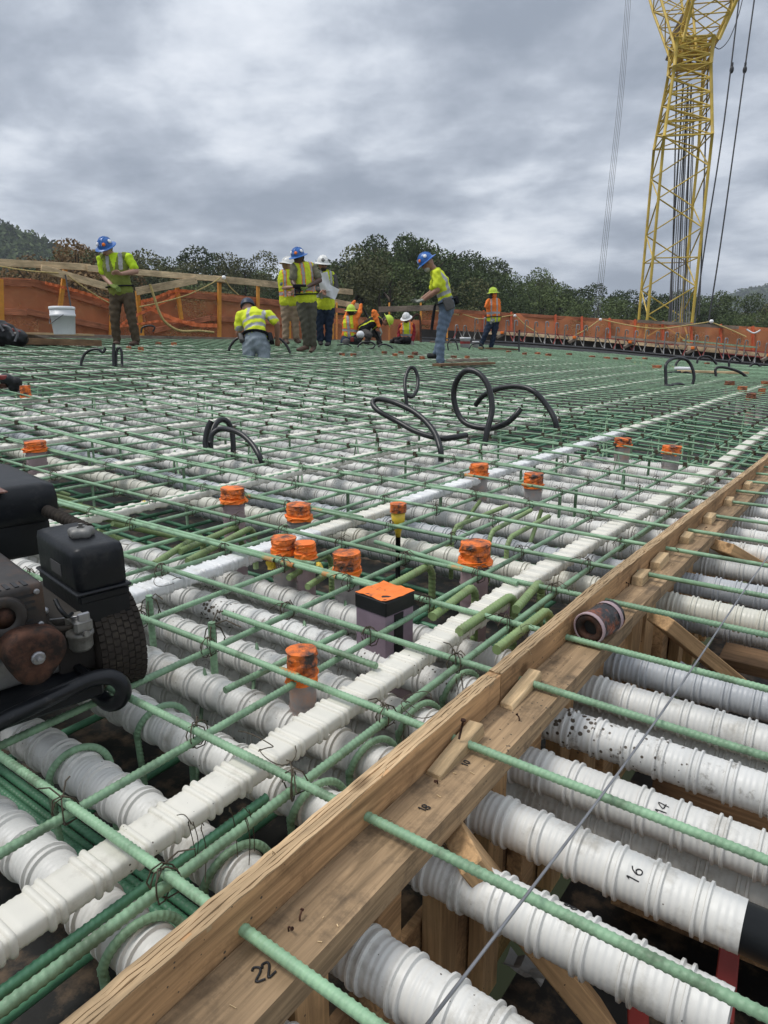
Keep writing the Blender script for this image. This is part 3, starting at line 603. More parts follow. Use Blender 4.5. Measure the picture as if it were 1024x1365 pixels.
# ------------------------------------------------------------------ stirrups, standees, hooked bars
def hoop(x, y, zc, lab):
    a = np.linspace(-.62*PI, .62*PI, 16); r = R0+.0115
    p = [(x, y-r*math.sin(.62*PI)-.004, -.335+zc+.12)] + [(x + .012*t, y + r*math.sin(t), zc + r*math.cos(t)) for t in a] + [(x+.02, y+r*math.sin(.62*PI), -.335+zc+.12)]
    bar_obj('stirrup', spl(p, 2), .0058, M['bar'], lab, 'stirrups over the round ducts', True, 'stirrup', 1.5)
for y, z, *_ in near_d[:7]:
    hoop(-.625, y, z, 'thin green stirrup arched over a round duct beside the plywood edge board')
    if y > .5: hoop(-1.02 - .05*(y > .8), y, z, 'thin green stirrup arched over a round duct left of the flat duct')
for y, z, *_ in near_d[3:7]: hoop(-1.75, y, z, 'thin green stirrup arched over a round duct beyond the second flat duct')
for i, (px, py, up_) in enumerate(((283, 846, .028), (200, 810, .03))):
    p = PZ(px, py, 0); o = bar_obj('standee_bar', [(p[0], p[1], -.33), (p[0], p[1], up_)], .0075, M['bar'], ['upright green bar end wrapped in tie wire left of the purple foam block', 'upright green bar end wrapped in tie wire beside the tyre', 'upright green bar under the black tube frame'][i], None, True, 'rebar')
    if i < 2: link('tie_wire', TM[i], o, Matrix.Translation((p[0], p[1], .004)) @ Matrix.Diagonal((1.25, 1.25, 1.6, 1)))
sb = rebar(G(), [(0, 0, -.33), (0, 0, -.012)], .0068, False).mesh('standee_bar', M['bar'])
ub = rebar(G(), spl([(0, 0, -.33), (0, 0, -.07), (.015, 0, -.035), (.05, 0, -.024), (.09, 0, -.035), (.105, 0, -.07), (.105, 0, -.33)], 4), .0068, False).mesh('standee_bar', M['bar'])
for i in range(110):
    y = rnd.uniform(1.5, 7.5); x = rnd.choice([v for v in LX if -.9 > v > -6.5]) + .02
    if x*x + y*y < 3.2: continue
    tag(link('standee_bar', rnd.choice([sb, sb, ub]), None, Matrix.Translation((x, y, DZ(x, y))) @ Matrix.Rotation(rnd.choice([0, PI/2]), 4, 'Z')), 'upright green support bar between the two mats in the middle distance', 'rebar', 'upright support bars')
def hooked(a, b, label, r=.0098, drop=.11, z=-.03, bend=.045):
    # thick bar from pixel a to pixel b, bent down into a hook at b
    p, q = PZ(*a, z), PZ(*b, z); d = nrm((q-p)*[1, 1, 0]); pts = [p, p*.5+q*.5]
    for t in np.linspace(0, PI/2, 6): pts.append(q + d*(bend*math.sin(t)) + np.array([0, 0, -bend*(1-math.cos(t))]))
    pts.append(q + d*bend + np.array([0, 0, -bend-drop])); bar_obj('hooked_rebar', spl(pts, 3), r, M['bar2'], label, 'thick hooked bars', True, 'rebar', 2.4)
hk = 'thick olive green hooked bar in the left group beyond the fuel tank'
for a, b in (((2, 632), (76, 622)), ((0, 641), (92, 630)), ((40, 655), (118, 640)), ((60, 668), (150, 652)), ((130, 708), (205, 690)), ((120, 688), (230, 668)), ((150, 698), (240, 674)), ((205, 752), (262, 716)), ((240, 735), (320, 700)), ((250, 748), (330, 706))): hooked(a, b, hk)
hk = 'thick olive green bar curving over in the hooked group at right of centre'
for a, b in (((640, 668), (585, 688)), ((676, 674), (612, 700)), ((708, 680), (660, 706)), ((732, 688), (684, 714)), ((722, 680), (704, 690))): hooked(a, b, hk, .0078, .14)
hk = 'thick olive green bar with a blunt cut end beside the nearest flat duct'
for a, b in (((577, 822), (625, 786)), ((612, 842), (676, 798)), ((662, 866), (724, 818)), ((688, 812), (716, 780)), ((505, 790), (566, 757))): hooked(a, b, hk, .0100, .12, -.004 if a[0] > 600 else -.02)
for a, b in (((385, 770), (432, 742)), ((410, 782), (448, 757))): hooked(a, b, 'thick olive green bar beside the yellow tie near the taped stubs', .0085, .1, -.03)
# ------------------------------------------------------------------ edge board, ledger and the timber under them
def yprism(x0, x1, z0, z1, y0, y1, n=10, bump_=0.):
    ys = np.linspace(y0, y1, n); g = G(); v = []
    for y in ys:
        d = DZ(-.47, y); v += [(x0, y, d+z0), (x1, y, d+z0), (x1, y, d+z1), (x0, y, d+z1)]
    i = np.arange(n-1)[:, None]*4; j = np.arange(4)[None]; k = (j+1) % 4
    g.add(v, np.stack([i+j, i+k, i+4+k, i+4+j], -1).reshape(-1, 4)); m = (n-1)*4
    g.add([v[0], v[1], v[2], v[3]], [[3, 2, 1, 0]]); g.add(v[m:m+4], [[0, 1, 2, 3]]); return g
fm = thing('edge_form', (-.47, .2, 0), 'plywood edge board with a timber ledger running from the bottom to the right edge', 'formwork')
for i, (a, b) in enumerate(((-.4, .977), (.979, 3.42), (3.422, 7.2))):
    o = yprism(-.484, -.4595, -.07, .040, a, b, 4 if i == 0 else 12).obj('edge_board', M['ply'], fm, (-.47, a, 0))
    g = G(); ys = np.arange(a+.001, b-.001, .02)                                          # torn top veneers of the board, in three plies
    for k in range(5):
        xx = -.4838 + k*.0049; zz = dz(0*ys-.47, ys) + .0415 + nr.normal(0, .0007, len(ys))
        v = []
        for y, z in zip(ys, zz): d = nr.normal(0, .0003, 1)[0]; v += [(xx+d, y, z-.006), (xx+.0042+d, y, z-.006), (xx+.0042+d, y, z), (xx+d, y, z)]
        n = len(ys); ii = np.arange(n-1)[:, None]*4; jj = np.arange(4)[None]; kk = (jj+1) % 4
        g.add(v, np.stack([ii+jj, ii+kk, ii+4+kk, ii+4+jj], -1).reshape(-1, 4))
    g.obj('veneer', M['plyedge'], o)
for i, (a, b) in enumerate(((-.4, 1.50), (1.503, 3.3), (3.303, 7.2))):
    yprism(-.4585, -.385 - (.004 if i else 0), -.050, -.0125 - (.003 if i else 0), a, b, 3 if i == 0 else 10).obj('ledger', M['ledge'], fm, (-.42, a, 0))
yprism(-.458, -.434, -.075, -.0515, -.4, 7.2, 12).obj('cleat', M['lumdark'], fm, (-.44, 0, 0))
for i, y in enumerate([.135, .2925, .445, .60, .757, .91, 1.065, 1.225, 1.388, 1.56, 1.70, 1.82, 2.05, 2.295, 2.54, 2.78, 3.02, 3.26]):
    wd = .056 if y < 1.3 else .09 if y < 1.9 else .07; d = DZ(-.46, y)
    beam('form_stud', (-.4415 + (i % 3)*.002, y, -.56), (-.4415 + (i % 3)*.002, y, d-.052), wd, .034, M['lum' if i % 3 else 'ply'], fm, up=(1, 0, 0))
beam('form_panel', (-.4685, -.4, -.44), (-.4685, 7, -.47), .016, .34, M['ply'], fm)
L22 = lambda cx, cy, s: (lambda u, v: np.array([cx - v*math.cos(.5)*.9 + u*.55, cy + u*.8 + v*.3, -.0108]))
p = PZ(352, 1296, -.0125); letter('22', lambda u, v: np.array([p[0] + u*.35 - v*.94, p[1] + u*.94 + v*.35, -.0112]), .017, fm, .0013)
p2 = PZ(566, 1078, -.0125); letter('18', lambda u, v: np.array([p2[0] - v, p2[1] + u, -.0108]), .011, fm, .0009)
p3 = PZ(621, 1018, -.0125); letter('10', lambda u, v: np.array([p3[0] - v, p3[1] + u, -.0108]), .010, fm, .0009)
for n_, (px, py) in enumerate(((385, 1240), (400, 1226), (583, 1044), (692, 960), (838, 780), (904, 735), (940, 705))):
    p = PZ(px, py, -.011); a = rnd.uniform(0, 6.3); g = G()
    g.tube(spl([p + [0, 0, -.004], p + [0, 0, .004], p + [.006*math.cos(a), .006*math.sin(a), .007]], 4), .0011, 6); g.tube([p + [.006*math.cos(a), .006*math.sin(a), .007], p + [.0072*math.cos(a), .0072*math.sin(a), .0073]], .0022, 8)
    tag(g.obj('bent_nail', M['rust'], None, p), 'rusty bent nail standing out of the timber ledger', 'nail', 'nails in the ledger')
for n_, ((a, b, s), lb) in enumerate(zip(((( 588, 1024), (634, 970), .030), ((676, 942), (716, 888), .028), ((836, 790), (868, 744), .034), ((878, 760), (902, 734), .034), ((914, 728), (934, 704), .034), ((938, 704), (962, 676), .036), ((964, 680), (990, 655), .036), ((992, 660), (1018, 634), .036)),
        ('pale wedge block with a nail, nearest of the blocks on the ledger', 'pale wedge block second nearest on the ledger', 'pale wedge block just beyond the wrapped pipe coupler', 'short pale wedge block touching the one by the pipe coupler', 'dark ended square block fourth from the right edge', 'pale block third from the right edge on the ledger', 'pale block second from the right edge on the ledger', 'pale block nearest the right edge on the ledger'))):
    p, q = S(*a, .003)[0], S(*b, .006)[0]; p[0] = -.443; q[0] = -.4435; m_ = (p+q)/2; L_ = min(np.linalg.norm(q-p), .13 if n_ < 2 else .095 if n_ < 4 else .075); u_ = nrm(q-p + V([rnd.uniform(-.10, .04), 0, rnd.uniform(-.04, .05)])*L_); L_ *= rnd.uniform(.8, 1.15); p, q = m_-u_*L_/2, m_+u_*L_/2
    hl, hw, hh = np.linalg.norm(q-p)/2, s*.46, s*.78; jt = lambda k: rnd.uniform(-k, k)
    v = [(-hl+jt(.003), -hw+jt(.002), -.011), (hl+jt(.003), -hw+jt(.002), -.011), (hl+jt(.003), hw+jt(.002), -.011), (-hl+jt(.003), hw+jt(.002), -.011), (-hl+.003+jt(.003), -hw+.002+jt(.002), hh*.42-.011), (hl-.002+jt(.004), -hw+.002+jt(.002), hh-.011), (hl-.003+jt(.004), hw-.002+jt(.002), hh-.011+jt(.002)), (-hl+.004+jt(.003), hw-.002+jt(.002), hh*.42-.011)]
    if n_ >= 2: v[4] = (v[4][0], v[4][1], hh*.85-.011); v[7] = (v[7][0], v[7][1], hh*.85-.011)
    bmw = bmesh.new(); vs_ = [bmw.verts.new(c_) for c_ in v]; [bmw.faces.new([vs_[k] for k in f_]) for f_ in ((3, 2, 1, 0), (4, 5, 6, 7), (0, 1, 5, 4), (1, 2, 6, 5), (2, 3, 7, 6), (3, 0, 4, 7))]; bmesh.ops.bevel(bmw, geom=bmw.edges[:], offset=.0012, segments=1, affect='EDGES')
    mew = bpy.data.meshes.new('wedge_block'); bmw.to_mesh(mew); bmw.free(); mew.materials.append(M['lumpale']); pc_ = (p+q)/2
    tag(link('wedge_block', mew, None, m4(frame(q-p), (pc_[0], pc_[1], DZ(-.45, pc_[1])-.0015 - (.003 if pc_[1] > 1.5 else 0)))), lb, 'wood block', 'wedge blocks along the ledger')
g = G()
for k in range(44):
    y = rnd.uniform(.15, 2.2); x = rnd.uniform(-.455, -.39); p = V((x, y, DZ(-.47, y)-.0115 - (.003 if y > 1.5 else 0))); l_ = rnd.uniform(.002, .009); a = rnd.uniform(0, 6.3)
    g.box(p, (l_, rnd.uniform(.0006, .0014), .0008), R=frame((math.cos(a), math.sin(a), rnd.uniform(-.1, .3))))
for k in range(14):
    y = rnd.uniform(.2, 2.6); p = V((-.4715 + rnd.uniform(-.01, .012), y, DZ(-.47, y)+.041)); g.tube(spl([p, p+[rnd.uniform(-.004, .012), rnd.uniform(-.01, .01), .004], p+[rnd.uniform(-.005, .022), rnd.uniform(-.02, .02), rnd.uniform(-.012, .010)]], 3), .0007, 3)
tag(g.obj('wood_splinters', M['lumpale']), 'pale chips and torn splinters along the edge board and ledger', 'splinters', kind='stuff')
p = PZ(612, 985, .012); tag(G().tube([p, p+[.004, .004, .03]], .0018, 6).tube([p+[.004, .004, .03], p+[.0042, .0042, .0325]], .0042, 8).obj('nail', M['rust']), 'upright rusty nail in the nearest wedge block', 'nail')
# braces and loose timber in the pit
for a, za, b, zb, wd, ht, m_, lb in (((612, 1124), -.062, (810, 1372), -.47, .088, .034, 'lum', 'diagonal timber brace running down under the duct marked 8'),
        ((880, 826), -.062, (1050, 965), -.42, .075, .034, 'lum', 'pale diagonal timber brace below the wrapped pipe coupler'), ((962, 728), -.08, (1060, 785), -.32, .08, .036, 'lum', 'diagonal timber brace at the right edge near the far wedges')):
    tag(beam('timber_brace', PZ(*a, za), PZ(*b, zb), wd, ht, M[m_]), lb, 'timber')
for x0, y0, x1, y1, z, wd, ht, m_, lb in ((-.38, .30, .55, .34, -.53, .09, .04, 'lumdark', 'dark plank lying in the pit near the bottom edge'), (-.1, .74, 1.1, .76, -.535, .13, .03, 'lumdark', 'dark wet plank on the pit floor under the black sleeve'),
        (-.30, 1.08, 1.1, 1.10, -.30, .035, .075, 'lumdark', 'dark timber on edge below the mud splashed duct'), (-.05, .90, 1.0, .92, -.46, .20, .018, 'ply', 'brown plywood offcut under the duct marked 14'), (-.22, 1.24, 1.0, 1.27, -.43, .18, .018, 'lumdark', 'dark plywood sheet behind the mud splashed duct'),
        (-.30, 1.50, 1.2, 1.52, -.42, .05, .09, 'lumdark', 'dark timber beam under the grey duct'), (-.42, 1.70, 1.0, 1.71, -.36, .10, .036, 'lumdark', 'plank under the cream coloured duct'), (-.30, 2.3, 1.0, 2.32, -.40, .14, .036, 'lumdark', 'plank in the pit beyond the cream coloured duct'), (-.3, 1.27, .8, 1.33, -.50, .16, .02, 'ply', 'brown board under the second diagonal brace')):
    tag(beam('pit_timber', (x0, y0, z), (x1, y1, z), wd, ht, M[m_]), lb, 'timber')
for x, y, z, r_, lb in ((-.20, .56, -.52, .2, 'red stamped plywood strip on the pit floor below duct 8'), (-.13, .80, -.46, .3, 'red painted block edge glimpsed below duct 16'), (-.06, .99, -.44, .1, 'red painted board edge below duct 14')):
    tag(beam('red_board', (x, y, z), (x+.17*math.cos(r_+PI/2), y+.17*math.sin(r_+PI/2), z), .032, .016, M['red']), lb, 'board')
tag(bar_obj('loose_rebar', [(-.25, 1.23, -.20), (1.2, 1.23, -.22)], .008, M['bar'], 'green bar lying below the mud splashed duct in the pit'), None)
for n_, (px, py, z, lb) in enumerate(((925, 893, -.25, 'torn shiny foil scrap behind the clean white duct'), (700, 1290, -.50, 'crumpled clear plastic scrap on the pit floor'))):
    p = PZ(px, py, z); g = G(); v = np.array([[i/5-.5, j/4-.5, 0] for j in range(5) for i in range(6)])*[.075, .035, 1]; v[:, 2] += nr.normal(0, .006, 30)
    i = (np.arange(4)[:, None]*6+np.arange(5)[None]).ravel(); g.add(v + p, np.stack([i, i+1, i+7, i+6], 1)); tag(g.obj('plastic_scrap', M['steel' if n_ == 0 else 'castalu']), lb, 'scrap')
# thin rod across the pit
p, q = PZ(565, 1372, .035), PZ(1060, 690, .02); g = G(); ss = np.linspace(0, 1, 24); g.tube(np.array([p*(1-t)+q*t + np.array([.004*math.sin(7*t), 0, -.02*math.sin(PI*t)]) for t in ss]), .0018, 7, smooth=True)
tag(g.obj('steel_wire', M['steel']), 'thin grey steel wire stretched diagonally over the ducts at the right', 'wire')
# wrapped pipe coupler on the ledger
ax = nrm([.16, .985, .03]); p = PZ(785, 838, .021); p[0] = max(p[0], -.423); rt = thing('pipe_coupler', p, 'short hollow steel pipe wrapped in black and pink tape lying on the timber ledger', 'pipe coupler')
L_ = .095; th = np.linspace(0, L_, 16); Rc = np.stack([frame(ax)[:, 1], frame(ax)[:, 2], ax], 1)
g = G(); g.tube(np.array([p+ax*t for t in th]), .0325 + nr.normal(0, .0007, (16, 24)), 24, 0, cap=False, smooth=False); g.obj('tape_wrap', M['tape'], rt)
G().lathe([(.0345, .006), (.0348, -.001), (.0325, -.003), (.0305, .0)], 24, c=p, R=Rc, cap=False).obj('tape_edge', M['pink'], rt)
G().lathe([(.0305, .002), (.027, -.002), (.0185, -.0025), (.0165, .002), (.0160, .03)], 24, c=p, R=Rc, cap=False).obj('pipe_end', M['rust'], rt)
G().lathe([(.0163, .012), (.0001, .013)], 20, c=p, R=Rc, cap=False).obj('bore', M['ink'], rt)  # black disc: the shade inside the hole is put into its colour
G().tube([p+ax*.072, p+ax*.084], .0342, 24, smooth=True, cap=False).obj('paint_band', M['pink'], rt)
G().lathe([(.033, L_-.002), (.030, L_+.002), (.0001, L_+.002)], 24, c=p, R=Rc, cap=False).obj('far_end', M['tape'], rt)
tag(yprism(-.4862, -.4852, .015, .041, 2.2, 2.62, 6).obj('red_tape', M['red']), 'strip of red tape stuck to the top of the edge board', 'tape')

# ------------------------------------------------------------------ painted pipe stubs, foam block
def crumple(g, z0, z1, r, amp, seed, mi=0, seg=20, n=9):
    q = np.random.default_rng(seed); zz = np.linspace(z0, z1, n); rr = r + q.normal(0, amp, (n, seg)); rr = (rr + np.roll(rr, 1, 1))/2
    zj = zz[:, None] + q.normal(0, amp*.8, (n, seg)); zj[0] = z0; zj[-1] = z1; a = np.arange(seg)*2*PI/seg
    v = np.stack([rr*np.cos(a), rr*np.sin(a), zj], -1).reshape(-1, 3); i = np.arange(n-1)[:, None]*seg; j = np.arange(seg)[None]; k = (j+1) % seg
    b = g.n; g.add(v, np.stack([i+j, i+k, i+seg+k, i+seg+j], -1).reshape(-1, 4), mi, False)
    g.add([[0, 0, z1+amp]], np.zeros((0, 3), int)); m = g.n-1; e = b+(n-1)*seg; g.f.append((np.stack([e+np.arange(seg), e+(np.arange(seg)+1) % seg, np.full(seg, m)], 1), mi, False))
def stub(px, py, wpx, ztop, label, hcap=.045, body='pvcgrey', capm='orange', skirt=True, seed=1, dep=.33, group='orange topped pipe stubs', off=0.):
    p, d = S(px, py, ztop); r = wpx*d/F/2; dzl = DZ(p[0], p[1]); t = thing('pipe_stub', (p[0], p[1], dzl-dep), label, 'pipe stub', group)
    gl = lambda: G()
    g = G(); crumple(g, ztop-hcap, ztop, r, r*.075, seed); o = g.obj('tape_cap', M[capm], None); o.parent = t; o.location = (0, 0, dep)
    if skirt:
        g = G(); crumple(g, ztop-hcap-.012, ztop-hcap+.004, r*1.10, r*.12, seed+5, n=4); o = g.obj('paint_collar', M['orangeclean'], None); o.parent = t; o.location = (0, 0, dep)
    g = G(); z = np.linspace(-dep+.01, ztop-hcap, 12); g.tube(np.stack([0*z, 0*z, z], 1), r*.93, 20, smooth=True)
    for zz in (-.03, -.075, -.12): g.tube([(0, 0, zz), (0, 0, zz+.006)], r*1.0, 20, smooth=True, cap=False)
    o = g.obj('pipe', M[body], None); o.parent = t; o.location = (0, 0, dep)
    # paint drifted on to the bar next to it
    near = min(TB, key=lambda q: abs(q[0]-p[1]))
    if abs(near[0]-p[1]) < .14 and wpx > 22:
        xs = np.linspace(p[0]-.024, p[0]+.022, 5); link('paint_patch', G().tube(np.stack([xs, 0*xs+near[0], dz(xs, 0*xs+near[0])+.003*np.sin(xs*2.3+TB.index(near))+.0003], 1), .0070, 9, smooth=True, cap=False).mesh('paint_patch', M['overspray']), near[1], Matrix.Identity(4))
    return t
stub(402, 866, 40, .038, 'crumpled orange taped pipe stub nearest of all, left of the flat duct', .05, seed=3)
stub(462, 736, 36, .045, 'orange and black taped pipe stub just behind the purple foam block', .05, seed=4)
stub(378, 716, 33, .05, 'orange topped taped pipe stub, left one of the touching pair', .036, seed=5)
stub(407, 723, 27, .045, 'thin orange capped stub, right one of the touching pair', .032, body='pink', seed=6)
stub(398, 672, 33, .04, 'blackish orange taped stub standing behind the touching pair', .042, seed=7)
stub(310, 650, 31, .045, 'orange taped stub beyond the fuel tank, left of the pair', .045, body='pink', seed=8)
stub(634, 723, 40, .045, 'wide orange painted pipe stub right of the foam block', .052, body='pink', seed=9)
stub(639, 618, 25, .045, 'orange taped grey stub left of two in the middle distance', .05, seed=10)
stub(712, 631, 25, .045, 'orange taped grey stub right of two in the middle distance', .05, seed=11)
stub(831, 584, 21, .04, 'orange topped grey stub near the far ducts, left of two', .035, seed=12)
stub(896, 594, 23, .04, 'orange topped grey stub near the far ducts, right of two', .035, seed=13)
stub(46, 588, 27, .045, 'orange topped stub at the left edge above the engine', .04, body='pink', seed=14)
stub(33, 514, 13, .06, 'orange painted stub beside the red tool at the left edge', .08, seed=15)
for i, (x, y) in enumerate(((973, 508), (990, 515), (1002, 524), (1020, 508), (1016, 518), (876, 487))): stub(x, y, 12 if x < 1010 else 9, .05, 'small orange stub at the right edge below the hose loops', .08, capm='farorange', group='right edge stubs', skirt=False, seed=20+i)
for i, (x, y) in enumerate(((454, 470), (473, 471), (512, 469), (527, 472), (534, 468), (546, 473), (553, 469), (564, 475), (604, 474), (624, 475), (172, 462), (186, 462), (210, 456), (232, 456), (715, 470), (733, 471), (760, 471), (790, 474), (808, 475), (820, 476), (840, 476), (858, 477), (680, 468), (700, 470), (942, 483))):
    stub(x + rnd.uniform(-2, 2), y + rnd.uniform(-1, 1), rnd.uniform(6.5, 8.5), rnd.uniform(.03, .05), 'tiny orange topped stub poking out of the far bars', .08, capm='farorange', group='far orange stubs', skirt=False, seed=40+i)
# bottle shaped grouting stub
p, d = S(531, 671, .05); dl = DZ(p[0], p[1]); t = thing('grout_cap', (p[0], p[1], dl-.33), 'tapered yellow tube stub with an orange top between two bars', 'pipe stub')
g = G(); crumple(g, .02, .05, 11*d/F, .0008, 90); o = g.obj('tape_cap', M['orange'], None); o.parent = t; o.location = (0, 0, .33)
o = G().lathe([(9.5*d/F, .02), (9*d/F, -.01), (8*d/F, -.03), (4.5*d/F, -.05), (3.5*d/F, -.07)], 18).obj('tube', M['yellow'], None); o.parent = t; o.location = (0, 0, .33)
o = G().tube([(0, 0, -.32), (0, 0, -.06)], 3.4*d/F, 12, smooth=True).obj('pipe', M['black'], None); o.parent = t; o.location = (0, 0, .33)
# purple foam block
p = PZ(513, 787, .045); s_ = .094; t = thing('foam_block', (p[0], p[1], -.25), 'square purple foam block with a black tape band and orange painted top', 'foam block')
Rf = np.array([[math.cos(-.12), -math.sin(-.12), 0], [math.sin(-.12), math.cos(-.12), 0], [0, 0, 1]])
G().box((p[0], p[1], -.115), (s_, s_, .245), R=Rf, bev=.002).obj('foam', M['foam'], t, (p[0], p[1], 0))
g = G().box((p[0], p[1], .024), (s_+.004, s_+.004, .036), R=Rf, bev=.003); g.box(V((p[0], p[1], -.06)) + Rf @ V((s_/2+.001, -.006, 0)), (.004, .028, .13), R=Rf); g.obj('tape_band', M['black'], t, (p[0], p[1], 0))
g = G(); v = np.array([[i/7-.5, j/7-.5, 0] for j in range(8) for i in range(8)])*[s_+.003, s_+.003, 1]; v[:, 2] = .0440 + nr.normal(0, .0016, 64)
i = (np.arange(7)[:, None]*8+np.arange(7)[None]).ravel(); g.add(v @ Rf.T + [p[0], p[1], 0], np.stack([i, i+1, i+9, i+8], 1)); g.obj('paint_top', M['orangetop'], t, (p[0], p[1], 0))
for (px, py, lb) in ((193, 673, 'yellow tape knot on a hooked bar beyond the fuel tank'), (425, 757, 'crumpled yellow tape beside the touching pair of stubs'), (362, 752, 'yellow tape scrap below the touching pair of stubs')):
    p = PZ(px, py, -.02); g = G(); crumple(g, -.012, .014, .011, .004, px, n=5, seg=8); tag(g.obj('yellow_tape', M['yellow'], None, (0, 0, 0)), lb, 'tape').location = p
for px, py, lb, w_ in ((655, 815, 'mauve pipe lying low between the flat duct and the nearest hooked bar', .03), (562, 935, 'dark mauve pipe glimpsed under the flat duct', .03)):
    p = PZ(px, py-8, -.17); tag(G().tube([p+[-.09, 0, 0], p+[.07, 0, 0]], w_, 18, smooth=True).obj('mauve_pipe', M['pink']), lb, 'pipe')

# ------------------------------------------------------------------ black hose loops
def hose(pix, wpx, base, label, deps=None, group='black hose loops', sink=True):
    _, d = S(*base); n = len(pix); dd = np.array(deps if deps else [0.]*n); pts = [PD(x, y, d+e) for (x, y), e in zip(pix, dd)]
    return tag(G().tube(spl(pts, 7), wpx*d/F/2, 10, smooth=True).obj('hose', M['hose'], None, tuple(pts[0])), label, 'hose', group)
hose([(646, 594), (650, 572), (656, 545), (651, 515), (637, 497), (620, 495), (608, 510), (605, 530), (611, 552), (624, 566), (650, 571), (672, 566), (686, 555), (694, 545)], 8, (650, 585), 'tall black hose loop in the middle with a raised open end', [0, 0, .02, .05, .1, .16, .22, .25, .25, .2, .12, .04, 0, 0])
hose([(634, 540), (645, 527), (665, 518), (690, 515), (712, 522), (730, 542), (740, 560), (742, 572)], 7.5, (742, 568), 'low black hose arch right of the tall loop', [.5, .4, .3, .2, .1, .05, 0, 0])
hose([(588, 616), (587, 598), (577, 573), (555, 551), (527, 537), (505, 532), (497, 537), (505, 548), (530, 562), (556, 576), (585, 584), (605, 583), (622, 580)], 8, (588, 600), 'long slanting black hose loop left of the tall loop', [0, 0, .1, .2, .3, .4, .4, .35, .3, .2, .1, .1, .15])
hose([(544, 560), (543, 545), (541, 526), (540, 508), (545, 492), (552, 491), (557, 503), (556, 519), (549, 529), (541, 525)], 5, (543, 540), 'narrow upright black hose ring near the walking planks', [0, 0, 0, .05, .1, .1, .1, .05, 0, 0])
hose([(276, 600), (274, 590), (277, 572), (282, 561)], 8, (280, 598), 'stiff upright end of the black hose bundle at left of centre')
hose([(281, 599), (281, 585), (286, 568), (294, 560), (303, 562), (309, 574), (311, 592), (311, 610)], 7.5, (282, 597), 'small black hose hoop, upper one of the bundle at left of centre', [0, 0, .03, .06, .08, .1, .1, .1])
hose([(281, 590), (283, 579), (293, 572), (306, 573), (322, 579), (336, 592), (346, 608), (350, 620)], 7.5, (345, 612), 'longer black hose arch, lower one of the bundle at left of centre', [.2, .2, .2, .15, .1, .05, 0, 0])
hose([(108, 490), (109, 481), (114, 471), (123, 466), (132, 466), (137, 470), (141, 464)], 3.6, (110, 487), 'thin black hose hook near the left worker', None)
hose([(152, 490), (151.5, 474), (152, 458)], 4.2, (152, 487), 'straight upright black hose stub near the left worker')
hose([(155, 488), (155, 472), (158, 464), (162, 468), (163, 488)], 3.6, (158, 487), 'small black hose hoop touching the straight stub')
hose([(888, 514), (887.5, 500), (888, 486), (896, 478.5), (908, 477.5), (918, 482), (924, 494), (925, 506), (920, 515), (905, 512), (890, 515), (876, 518)], 4.2, (888, 514), 'square shaped black hose loop at the right', [0, 0, 0, .1, .2, .3, .3, .3, .3, .2, 0, 0])
hose([(900, 489), (904, 481), (912, 478), (918, 483)], 3.2, (902, 488), 'small black hose arch behind the square shaped loop')
hose([(878, 499), (895, 497), (912, 496), (922, 499), (930, 503)], 3.6, (900, 497), 'black hose lying flat behind the square shaped loop')
hose([(929, 486), (931, 478), (938, 475), (947, 476.5), (956, 486)], 3., (930, 485), 'thin black hose arch right of the square shaped loop')
hose([(946, 503), (954, 503), (954, 492), (962, 489.5), (975, 492), (988, 497), (998, 505)], 3.6, (950, 502), 'bent black hose reaching towards the small orange stubs')
hose([(972, 491), (972.5, 481), (979, 476.5), (988, 482)], 3., (972, 489), 'black hose crook above the small orange stubs')
hose([(998, 490), (1003, 486), (1009, 485), (1016, 491)], 3., (1000, 489), 'low black hose arch at the far right edge')
hose([(304, 470), (308, 460), (314, 453), (321, 449)], 3.4, (304, 468), 'black hose curving up to the left of the bending worker')
hose([(366, 450), (375, 453), (383, 462), (388, 474)], 3.4, (387, 472), 'black hose curving down to the right of the bending worker')
hose([(598, 468), (597, 458), (602, 452), (608, 456), (611, 467)], 1.8, (600, 467), 'black hose hoop beside the man in blue jeans')
hose([(692, 470), (692, 455), (692.5, 440)], 2.4, (692, 469), 'straight black pole standing by the bulkhead')
hose([(625, 465), (630, 459), (640, 458), (646, 465)], 1.8, (630, 466), 'low black hose curl at the feet of the worker in orange')
hose([(204, 442), (206, 436), (199, 434), (190, 437), (188, 444)], 2.4, (195, 452), 'small black hose curl behind the left worker')

# ------------------------------------------------------------------ engine driven machine at the left
A_ = V((.985, -.175, 0)); B_ = V((.175, .985, 0)); A_ /= np.linalg.norm(A_); B_ /= np.linalg.norm(B_); Z_ = V((0, 0, 1)); RM = np.stack([A_, B_, Z_], 1)
mc = thing('engine_machine', (-1.15, .45, 0), 'dirty black petrol engine on a wheeled tube frame at the left edge', 'machine')
def mp(name, g, m_, parent=None): return g.obj(name, m_, parent or mc, (-1.15, .45, .1))
Cn = PD(98, 741, 1.12)
def loc(a, b, z): return Cn + A_*a + B_*b + Z_*z
